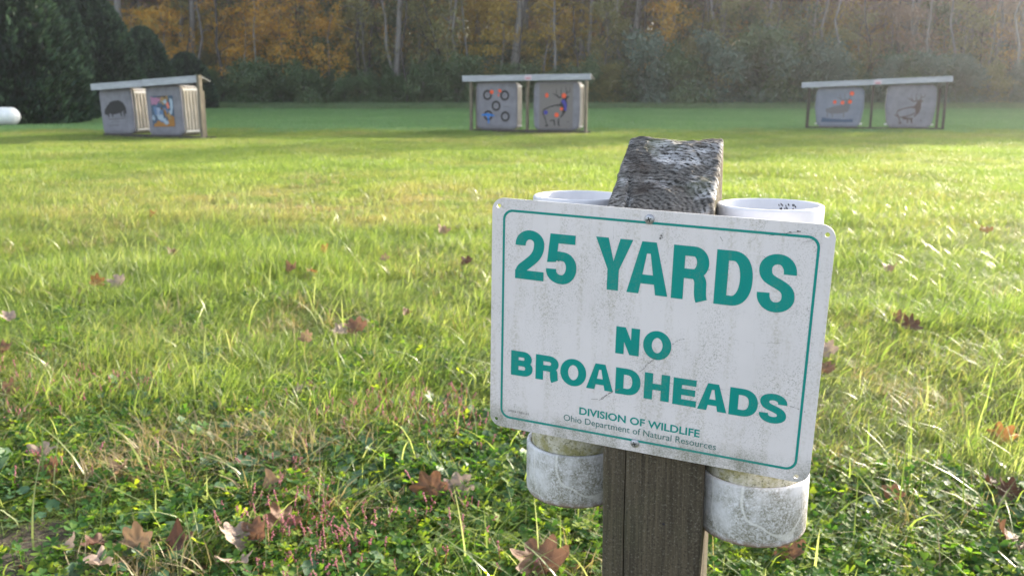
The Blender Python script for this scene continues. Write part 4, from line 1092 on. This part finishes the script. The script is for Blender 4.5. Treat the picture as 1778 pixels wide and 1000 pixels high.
# ------------------------------------------------------------------ the sign
rx = Vector((.918, -.3906, -.0306)).normalized(); rz0 = Vector((.016, -.039, .9986))
rn = rx.cross(rz0).normalized(); ru = rn.cross(rx).normalized()
sign = empty('metal_sign', (.1200, .7683, .8175))
sign.rotation_mode = 'QUATERNION'; sign.rotation_quaternion = Matrix((rx, ru, rn)).transposed().to_quaternion()
tag(sign, 'white metal sign with teal lettering about 25 yards, screwed to the wooden post', 'sign')
def mk_sign_mats():
    def grime(m, base, k=1.0):
        o = m.coord(); sep = m.n('ShaderNodeSeparateXYZ', I0=o)
        f = m.noise(o, 900, 3, .7); f2 = m.noise(m.map(o, loc=(2, 3, 0)), 380, 4, .75)
        big = m.noise(m.map(o, scale=(1, .45, 1)), 26, 4, .6); run = m.noise(m.map(o, scale=(1, .10, 1)), 75, 3)
        c = m.mix(m.ramp(m.noise(o, 14, 3), .35, .7, 0, .5), base, tuple(x * .86 for x in base))
        msk = m.math('MULTIPLY', m.ramp(big, .44, .62), m.ramp(f, .52, .63))
        c = m.mix(m.math('MULTIPLY', msk, .62 * k), c, (.20, .19, .15))
        msk = m.math('MULTIPLY', m.ramp(run, .50, .66), m.ramp(f2, .44, .62))
        c = m.mix(m.math('MULTIPLY', msk, .42 * k), c, (.27, .235, .14))
        c = m.mix(m.math('MULTIPLY', m.ramp(f2, .685, .72), .7 * k), c, (.07, .065, .06))
        low = m.math('MULTIPLY', m.ramp(sep.outputs[1], -.088, -.106), m.ramp(m.math('ADD', m.math('MULTIPLY', f, .45), m.math('MULTIPLY', big, .55)), .40, .60))
        c = m.mix(m.math('MULTIPLY', low, .9 * k), c, (.20, .195, .15))
        return c
    m = NT('white_sign_enamel'); c = grime(m, (.685, .640, .655)); a = m.done(m.bsdf(c, .42, .45))
    m = NT('teal_sign_ink'); c = grime(m, (.000, .245, .215), .35); b = m.done(m.bsdf(c, .5, .25))
    m = NT('grey_teal_small_ink'); d = m.done(m.bsdf(grime(m, (.03, .16, .15), .5), .5, .4))
    m = NT('worn_ink'); w = m.noise(m.coord(), 500, 3, .7); e = m.done(m.bsdf(m.mix(m.ramp(w, .4, .6), (.07, .065, .06), (.20, .19, .18)), .8, .2))
    m = NT('sign_edge_metal'); f = m.done(m.bsdf((.80, .80, .82), .3, .5, None, .0))
    m = NT('screw_zinc'); n = m.noise(m.coord(), 700, 3); g_ = m.done(m.bsdf(m.mix(n, (.25, .25, .27), (.55, .55, .58)), .45, .5, m.bump(n, .3, .0005), .7))
    return a, b, d, e, f, g_
M_sw, M_st, M_ss, M_worn, M_edge, M_screw = mk_sign_mats()
mm = .001
def rrect(w, h, r, n=10):
    pts = []
    for cx, cy, a0 in ((w - r, h - r, 0), (-w + r, h - r, 90), (-w + r, -h + r, 180), (w - r, -h + r, 270)):
        for k in range(n + 1): t = R(a0 + 90 * k / n); pts.append((cx + r * math.cos(t), cy + r * math.sin(t)))
    return pts
def plate():
    # front, back and rim with four real screw holes, filled by the curve tessellator
    cu = bpy.data.curves.new('plate', 'CURVE'); cu.dimensions = '2D'; cu.fill_mode = 'BOTH'; cu.extrude = .5 * mm
    def add(pts):
        s = cu.splines.new('POLY'); s.points.add(len(pts) - 1); s.use_cyclic_u = True
        for i, p in enumerate(pts): s.points[i].co = (p[0] * mm, p[1] * mm, 0, 1)
    add(rrect(152.4, 114.3, 12))
    for hx, hy in ((-145.6, 106.7), (145.8, 106.0), (141.6, -109.0), (-145.6, -107)):
        add([(hx + 2.0 * math.cos(-t * 2 * math.pi / 18), hy + 2.0 * math.sin(-t * 2 * math.pi / 18)) for t in range(18)])
    tmp = bpy.data.objects.new('tmp', cu); me = bpy.data.meshes.new_from_object(tmp); bpy.data.objects.remove(tmp)
    me.name = 'plate'; me.materials.clear(); me.materials.append(M_sw); me.materials.append(M_edge)
    for p in me.polygons: p.material_index = 0 if abs(p.normal.z) > .5 else 1
    o = link('plate', me, (), sign); o.location = (0, 0, -.5 * mm)
plate()
def border():
    mb = MB(); A = [mb.b.verts.new((x * mm, y * mm, .25 * mm)) for x, y in rrect(141.2, 104.2, 10)]; B = [mb.b.verts.new((x * mm, y * mm, .25 * mm)) for x, y in rrect(139.0, 102.0, 8)]
    n = len(A)
    for i in range(n): mb.b.faces.new((A[i], A[(i + 1) % n], B[(i + 1) % n], B[i]))
    mb.build('border_line', M_st, sign)
border()
# letters drawn as strokes and outlines, in millimetres
class Glyph:
    def __init__(s, mb, x, y, w, h, sv, sh, shear=0.0): s.mb, s.x, s.y, s.w, s.h, s.sv, s.sh, s.z, s.sk = mb, x, y, w, h, sv, sh, .30, shear
    def v(s, p): return s.mb.b.verts.new(((s.x + p[0]) * mm, (s.y + p[1] + s.sk * p[0]) * mm, s.z * mm))
    def poly(s, pts):
        f = s.mb.b.faces.new([s.v(p) for p in pts]); s.z += .012
    def stroke(s, pts, closed=False):
        n = len(pts); L, Q = [], []
        for i, p in enumerate(pts):
            a = pts[(i - 1) % n] if closed or i else pts[0]; b = pts[(i + 1) % n] if closed or i < n - 1 else pts[-1]
            d = Vector((b[0] - a[0], b[1] - a[1])).normalized(); t = math.sqrt((s.sh * d.x) ** 2 + (s.sv * d.y) ** 2) / 2
            L.append(s.v((p[0] - d.y * t, p[1] + d.x * t))); Q.append(s.v((p[0] + d.y * t, p[1] - d.x * t)))
        for i in range(n if closed else n - 1):
            j = (i + 1) % n; s.mb.b.faces.new((L[i], L[j], Q[j], Q[i]))
        s.z += .012
def bez(p0, p1, p2, p3, n=14):
    out = []
    for k in range(n):
        t = k / n; u = 1 - t
        out.append(tuple(u ** 3 * a + 3 * u * u * t * b + 3 * u * t * t * c + t ** 3 * d for a, b, c, d in zip(p0, p1, p2, p3)))
    return out
def quarter(a, b, horiz_first, k=.56):
    """quarter ellipse from a to b"""
    if horiz_first: return bez(a, (a[0] + (b[0] - a[0]) * k, a[1]), (b[0], b[1] + (a[1] - b[1]) * k), b)
    return bez(a, (a[0], a[1] + (b[1] - a[1]) * k), (b[0] + (a[0] - b[0]) * k, b[1]), b)
def draw(ch, g):
    w, h, sv, sh = g.w, g.h, g.sv, g.sh; a, b = sv / 2, sh / 2
    if ch == 'Y':
        g.poly([(0, h), (sv * 1.12, h), (w / 2, h * .56), (w - sv * 1.12, h), (w, h), (w / 2 + a, h * .40), (w / 2 + a, 0), (w / 2 - a, 0), (w / 2 - a, h * .40)])
    elif ch == 'A':
        t = sv * 1.05; ap = sv * .62; hx = lambda y, o: o * (1 - y / h)
        g.poly([(0, 0), (t, 0), (t + (w / 2 - t) * (h * .78 / h), h * .78), (w / 2, h * .78), (w / 2, h), (w / 2 - ap, h)])
        g.poly([(w, 0), (w - t, 0), (w - t - (w / 2 - t) * .78, h * .78), (w / 2, h * .78), (w / 2, h), (w / 2 + ap, h)])
        y0, y1 = h * .20, h * .20 + sh * .95; e = t * .9
        g.poly([(e + (w / 2 - t) * y0 / h, y0), (w - e - (w / 2 - t) * y0 / h, y0), (w - e - (w / 2 - t) * y1 / h, y1), (e + (w / 2 - t) * y1 / h, y1)])
    elif ch == 'N':
        g.poly([(0, 0), (sv, 0), (sv, h), (0, h)]); g.poly([(w - sv, 0), (w, 0), (w, h), (w - sv, h)])
        g.poly([(sv * .9, h), (sv * .9 + .1, h), (w - sv * .92, 0), (w - sv * .95, 0)] if False else [(sv * .2, h), (sv * 1.12, h), (w - sv * .2, 0), (w - sv * 1.12, 0)])
    elif ch == 'H':
        g.poly([(0, 0), (sv, 0), (sv, h), (0, h)]); g.poly([(w - sv, 0), (w, 0), (w, h), (w - sv, h)]); g.poly([(sv, h / 2 - b), (w - sv, h / 2 - b), (w - sv, h / 2 + b), (sv, h / 2 + b)])
    elif ch == 'E':
        g.poly([(0, 0), (w, 0), (w, sh), (sv, sh), (sv, h / 2 - b + .2), (w * .94, h / 2 - b + .2), (w * .94, h / 2 + b + .2), (sv, h / 2 + b + .2), (sv, h - sh), (w * .97, h - sh), (w * .97, h), (0, h)])
    elif ch == 'D':
        g.poly([(0, 0), (sv, 0), (sv, h), (0, h)])
        g.stroke([(sv * .98, h - b), (w * .44, h - b)] + quarter((w * .45, h - b), (w - a, h / 2), True, .62)[1:] + quarter((w - a, h / 2), (w * .45, b), False, .62) + [(w * .44, b), (sv * .98, b)])
    elif ch == 'O':
        c, d = w / 2, h / 2
        g.stroke([(c, h - b)] + quarter((c, h - b), (w - a, d), True, .55)[1:] + quarter((w - a, d), (c, b), False, .55) + quarter((c, b), (a, d), True, .55) + quarter((a, d), (c, h - b), False, .55), True)
    elif ch in 'RB':
        m_ = .49 if ch == 'R' else .52
        g.poly([(0, 0), (sv, 0), (sv, h), (0, h)])
        xr = w - a - (.02 * w if ch == 'R' else .045 * w); ym = m_ * h
        g.stroke([(sv * .98, h - b), (w * .55, h - b)] + quarter((w * .56, h - b), (xr, (h - b + ym) / 2), True)[1:] + quarter((xr, (h - b + ym) / 2), (w * .56, ym), False) + [(w * .55, ym), (sv * .98, ym)])
        if ch == 'R':
            g.stroke([(w * .50, ym)] + quarter((w * .56, ym), (w - a - .055 * w, h * .31), True)[1:] + bez((w - a - .055 * w, h * .31), (w - a - .05 * w, h * .18), (w - a - .05 * w, h * .08), (w - a + .0 * w, 0), 8) + [(w - a, 0)])
        else:
            xr = w - a
            g.stroke([(sv * .98, ym), (w * .55, ym)] + quarter((w * .56, ym), (xr, (ym + b) / 2), True)[1:] + quarter((xr, (ym + b) / 2), (w * .56, b), False) + [(w * .55, b), (sv * .98, b)])
    elif ch == 'S':
        c = w / 2; y1, y2 = h * .735, h * .265
        g.stroke([(w - a, h * .665)] + quarter((w - a, h * .69), (c, h - b), False) + quarter((c, h - b), (a + .01 * w, y1), True) +
                 bez((a + .01 * w, y1), (a + .01 * w, h * .60), (w * .30, h * .56), (c, h * .505)) + bez((c, h * .505), (w * .72, h * .44), (w - a, h * .40), (w - a, y2)) +
                 quarter((w - a, y2), (c, b), False) + quarter((c, b), (a, h * .30), True) + [(a, h * .325)])
    elif ch == '2':
        c = w * .5
        g.stroke([(a, h * .685)] + quarter((a, h * .70), (c, h - b), False) + quarter((c, h - b), (w - a, h * .73), True) +
                 bez((w - a, h * .73), (w - a, h * .56), (w * .70, h * .46), (w * .50, h * .36)) + bez((w * .50, h * .36), (w * .32, h * .26), (a * 1.35, h * .24), (a * 1.12, sh * .92)) + [(a * 1.1, sh * .8)])
        g.poly([(0, 0), (w, 0), (w, sh), (0, sh)])
    elif ch == '5':
        g.poly([(w * .12, h), (w * .94, h), (w * .94, h - sh), (w * .12 + sv * .8, h - sh), (w * .06 + sv * .85, h * .55), (w * .06 + sv * .80, h * .44), (w * .03, h * .42)])
        g.stroke([(sv * .80, h * .47)] + bez((sv * .80, h * .49), (sv * 1.05, h * .595), (w * .42, h * .65 - b), (w * .54, h * .65 - b), 8) + quarter((w * .54, h * .65 - b), (w - a, h * .34), True) +
                 quarter((w - a, h * .34), (w * .51, b), False) + quarter((w * .51, b), (a, h * .27), True) + [(a, h * .295)])
def line(name, items, sv, sh, label, mat):
    mb = MB()
    for ch, x0, x1, y0, y1 in items: draw(ch, Glyph(mb, x0, y0, x1 - x0, y1 - y0, sv, sh))
    me = mb.b
    for f in me.faces:
        f.normal_update()
        if f.normal.z < 0: f.normal_flip()
    d = bpy.data.meshes.new(name); me.to_mesh(d); me.free()
    tag(link(name, d, mat, sign), label)
line('lettering', [('2', -128, -99.2, 39.2, 86.2), ('5', -97, -67.2, 38.4, 85.3)], 10.2, 8.6, 'large teal number 25', M_st)
line('lettering', [('Y', -49.6, -15.2, 38.7, 86.5), ('A', -19.2, 18.2, 38.6, 86.2), ('R', 21.3, 53.4, 38.1, 86.0), ('D', 58.7, 90.1, 37.5, 85.6), ('S', 94.4, 125.3, 36.2, 86.4)], 10.5, 8.7, 'large teal word YARDS', M_st)
line('lettering', [('N', -26.8, -4.6, -20.4, 5.4), ('O', -1.0, 24.7, -21.2, 5.9)], 7.9, 6.4, 'teal word NO', M_st)
line('lettering', [('B', -130.5, -107.9, -57.8, -32.8), ('R', -104.8, -81.0, -58.0, -33.0), ('O', -79.6, -53.8, -59.3, -32.4), ('A', -53.4, -27.2, -58.8, -33.2), ('D', -25.2, -1.4, -59.4, -33.9), ('H', 2.1, 25.5, -59.8, -34.4),
                   ('E', 28.8, 50.2, -60.6, -35.0), ('A', 51.5, 77.5, -61.2, -35.6), ('D', 79.2, 103.8, -61.6, -36.0), ('S', 105.2, 128.2, -63.4, -36.2)], 7.8, 6.0, 'teal word BROADHEADS', M_st)
def text(body, x0, y0, x1, y1, cap, off, mat, label):
    cu = bpy.data.curves.new('t', 'FONT'); cu.body = body; cu.size = 1.0; cu.offset = off; cu.resolution_u = 4
    tmp = bpy.data.objects.new('tmp', cu); me = bpy.data.meshes.new_from_object(tmp); bpy.data.objects.remove(tmp)
    co = np.empty(len(me.vertices) * 3, np.float32); me.vertices.foreach_get('co', co); co = co.reshape(-1, 3)
    mn, mx = co.min(0), co.max(0); base = 0.0; caph = .729
    u = (co[:, 0] - mn[0]) / (mx[0] - mn[0]); k = (x1 - x0)
    X = x0 + u * k; Yv = y0 + (y1 - y0) * u + co[:, 1] / caph * cap
    me.vertices.foreach_set('co', (np.stack([X, Yv, np.full(len(X), .3)], 1) * mm).astype(np.float32).ravel()); me.update()
    me.name = 'lettering'; me.materials.clear(); tag(link('lettering', me, mat, sign), label)
text('DIVISION OF WILDLIFE', -59.2, -86.4, 55.6, -88.5, 7.4, .022, M_st, 'small bold teal line DIVISION OF WILDLIFE')
text('Ohio Department of Natural Resources', -74.7, -95.5, 71.0, -98.0, 6.6, .0, M_ss, 'small thin line Ohio Department of Natural Resources')
text('SIGN 176 r-25', -132.5, -96.7, -110.6, -97.0, 2.3, .0, M_worn, 'tiny grey print SIGN 176 r-25')
def screw(x, y, s=1.0):
    b = MB(); b.lathe([(.0045 * s, 0), (.0043 * s, .0010), (.0034 * s, .0019), (.0012 * s, .0023), (.0001, .0023)], 24); o = b.build('screw', M_screw, sign, (x * mm, y * mm, 0)); o.rotation_euler = (0, 0, .4)
    b = MB()
    for a in (0, 90): b.box((0, 0, .00205 * s), (.0046 * s, .0009, .0008), Matrix.Rotation(R(a), 3, 'Z'))
    b.build('cross_slot', M_ink, o)
screw(-1.7, 106.2); screw(-3.6, -105.8, .95)
def scratches():
    mb = MB(); rd = random.Random(9)
    def scr(pts, w):
        L = []
        fine = []
        for a, b in zip(pts, pts[1:]):
            for k in range(6): t = k / 6; fine.append((a[0] + (b[0] - a[0]) * t + rd.gauss(0, .25), a[1] + (b[1] - a[1]) * t + rd.gauss(0, .25)))
        fine.append(pts[-1])
        for i in range(len(fine) - 1):
            if rd.random() < .22: continue
            a, b = fine[i], fine[i + 1]; d = Vector((b[0] - a[0], b[1] - a[1])).normalized(); w0 = w * rd.uniform(.4, 1.2) / 2
            mb.b.faces.new([mb.b.verts.new((p[0] * mm, p[1] * mm, .52 * mm)) for p in ((a[0] - d.y * w0, a[1] + d.x * w0), (a[0] + d.y * w0, a[1] - d.x * w0), (b[0] + d.y * w0, b[1] - d.x * w0), (b[0] - d.y * w0, b[1] + d.x * w0))])
    scr([(24, -6), (30, 0), (36, 2)], .35); scr([(-3, -35), (2, -30), (4, -26), (12, -19)], .4); scr([(-50, -70), (-38, -67), (-30, -60), (-20, -54)], .6); scr([(-40, -69), (-30, -63)], .5)
    scr([(84, 93), (90, 98)], .3); scr([(93, 85), (100, 82)], .4); scr([(100, 101), (112, 104), (124, 106.5)], .5); scr([(116, 106), (125, 107)], 1.1); scr([(130, -45), (138, -46.5), (146, -49)], .5)
    scr([(60, 8), (95, 7), (130, 12)], .12); scr([(28, -44), (60, -42), (80, -38)], .12); scr([(127, 98), (136, 101)], .3); scr([(-34, 110), (-33.5, 85)], .12); scr([(10, -62), (-10, -72)], .12)
    scr([(60, 97), (63, 93)], .4); scr([(-12, 100), (12, 97)], .1)
    for x, y, s in ((9.3, 91.5, 2.6), (9.8, 93.5, 1.8), (8.6, 89.5, 1.4), (69.5, 72, .9), (69.8, 69.5, .7), (53, 67, 1.0), (136, 43, .9), (137.5, 41.5, .8)):
        for _ in range(5):
            c = (x + rd.gauss(0, s * .35), y + rd.gauss(0, s * .4)); r = s * rd.uniform(.15, .32)
            mb.b.faces.new([mb.b.verts.new(((c[0] + r * rd.uniform(.5, 1.3) * math.cos(t * 1.05)) * mm, (c[1] + r * rd.uniform(.5, 1.3) * math.sin(t * 1.05)) * mm, .53 * mm)) for t in range(6)])
    for f in mb.b.faces:
        f.normal_update()
        if f.normal.z < 0: f.normal_flip()
    d = bpy.data.meshes.new('scratches'); mb.b.to_mesh(d); mb.b.free(); o = link('scratches', d, M_worn, sign)
scratches()

# ------------------------------------------------------------------ fallen leaves, one by one
def dead_mat(name, a, b, v, tr=.2):
    m = NT(name); o = m.coord(); n = m.noise(o, 35, 5, .7); vein = m.attr('vein')
    c = m.mix(m.ramp(n, .3, .7), a, b); c = m.mix(m.math('MULTIPLY', m.ramp(vein, .55, 1), .55), c, v)
    c = m.mix(m.ramp(m.noise(o, 160, 2), .66, .74, 0, .5), c, (.05, .03, .02))
    p = m.bsdf(c, .55, .4, m.bump(m.math('ADD', m.math('MULTIPLY', vein, .6), n), .5, .002)); t = m.n('ShaderNodeBsdfTranslucent', Color=c).outputs[0]
    return m.done(m.n('ShaderNodeMixShader', I0=tr, I1=p, I2=t).outputs[0])
DM = {'brown': dead_mat('brown_leaf', (.09, .042, .024), (.24, .125, .070), (.34, .20, .12), .3), 'pale': dead_mat('pale_leaf_underside', (.22, .16, .125), (.38, .29, .235), (.46, .37, .31), .25),
      'orange': dead_mat('orange_leaf', (.24, .10, .03), (.36, .18, .06), (.42, .26, .12), .3), 'tan': dead_mat('tan_leaf', (.20, .12, .07), (.34, .22, .13), (.42, .31, .2), .25), 'dark': dead_mat('dark_leaf', (.05, .022, .012), (.12, .05, .025), (.16, .09, .05), .2)}
def dead_leaf(seed, lobes=5):
    rd = random.Random(seed); NA, NR = 60, 7; V = [(0, 0, 0)]; vein = [1.0]; F3, F4 = [], []
    dirs = [R(90 + (k - (lobes - 1) / 2) * (52 if lobes == 5 else 62)) + rd.gauss(0, .06) for k in range(lobes)]
    len_ = [(1.0 if k == lobes // 2 else (.92 if abs(k - lobes // 2) == 1 else .68)) * rd.uniform(.9, 1.08) for k in range(lobes)]
    fold = rd.uniform(.3, 1.1); curl = rd.uniform(.4, 1.2); twist = rd.uniform(-.8, .8); ax = rd.uniform(0, 6.28)
    for j in range(1, NR + 1):
        for i in range(NA):
            a = 2 * math.pi * i / NA; best = 0; dv = 9
            for dr, ln in zip(dirs, len_):
                d = abs((a - dr + math.pi) % (2 * math.pi) - math.pi); best = max(best, ln * max(0, math.exp(-(d / .34) ** 2)) + .0); dv = min(dv, d)
            rad = .56 + .44 * best + .05 * math.sin(a * 13 + seed) * best + rd.uniform(-.015, .015)
            if abs((a - R(270) + math.pi) % (2 * math.pi) - math.pi) < .35: rad *= .55
            r = rad * j / NR; x, y = r * math.cos(a), r * math.sin(a)
            z = fold * abs(x) ** 1.4 * .55 + curl * (r ** 2) * math.cos(a * 2 + ax) * .35 + .06 * math.sin(a * 9 + seed) * r * r + twist * x * y * .4 + .22 * curl * r ** 3
            z += .07 * mnoise.noise(Vector((x * 4 + seed, y * 4, 0))) + .16 * mnoise.noise(Vector((x * 1.6 + seed * 3, y * 1.6, 5))) + .03 * mnoise.noise(Vector((x * 11, y * 11, seed)))
            V.append((x, y, z)); vein.append(max(0, 1 - dv * r / .045) if dv < .6 else 0)
    for i in range(NA): F3.append((0, 1 + i, 1 + (i + 1) % NA))
    for j in range(NR - 1):
        for i in range(NA): F4.append((1 + j * NA + i, 1 + (j + 1) * NA + i, 1 + (j + 1) * NA + (i + 1) % NA, 1 + j * NA + (i + 1) % NA))
    b = len(V); pts = [(0, 0, 0), (.02, -.35, -.02), (.05, -.7, .03), (.04, -1.0, .12)]
    for p in pts: V += [(p[0] - .018, p[1], p[2]), (p[0] + .018, p[1], p[2]), (p[0], p[1], p[2] + .03)]; vein += [.6] * 3
    for k in range(3):
        for e, f in ((0, 1), (1, 2), (2, 0)): F4.append((b + k * 3 + e, b + k * 3 + f, b + k * 3 + 3 + f, b + k * 3 + 3 + e))
    return mesh_np('leaf', V, [np.array(F3), np.array(F4)], {'vein': vein}, smooth=True)
LV = [dead_leaf(s, 5 if s % 3 else 3) for s in range(1, 9)]
for i, (px, py, s, col, (tx, ty), lab) in enumerate(leaf_list):
    lift = .048 if py > 640 else .07
    p = ground(px, py, lift); me = LV[i % len(LV)].copy()
    me.name = 'fallen_leaf'; me.materials.clear(); o = link('fallen_leaf', me, DM[col]); o.location = (p.x, p.y, lift + gheight(p.x, p.y))
    rdl = random.Random(i * 13 + 5); o.rotation_euler = (tx, ty, rdl.uniform(0, 6.28) if tx < R(30) else rdl.uniform(-.9, .9)); k = s * (.76 if py > 620 else .62)
    o.scale = (k, k, k); tag(o, lab, 'leaf', 'fallen leaves lying in the grass')

# ------------------------------------------------------------------ the air: haze volume added for the veil of sun glare
def haze():
    m = bpy.data.materials.new('added_glare_haze'); m.use_nodes = True; t = m.node_tree; t.nodes.clear()
    v = t.nodes.new('ShaderNodeVolumePrincipled'); v.inputs['Color'].default_value = (.93, .94, 1, 1); v.inputs['Density'].default_value = .0011; v.inputs['Anisotropy'].default_value = .80
    o = t.nodes.new('ShaderNodeOutputMaterial'); t.links.new(v.outputs[0], o.inputs['Volume'])
    b = MB(); b.box((10, 60, 19), (400, 260, 40)); q = b.build('haze', m); q['kind'] = 'stuff'; q['label'] = 'thin bright haze added over the field and the wood as sun glare'
haze()

b = MB(); b.lathe([(.0014, 0), (.0013, .0002), (.0001, .0001)], 12); q = b.build('nail_hole', M_ink, bpy.data.objects['wooden_post'], (.012, -.0004, .632)); q.rotation_euler = (R(90), 0, 0)
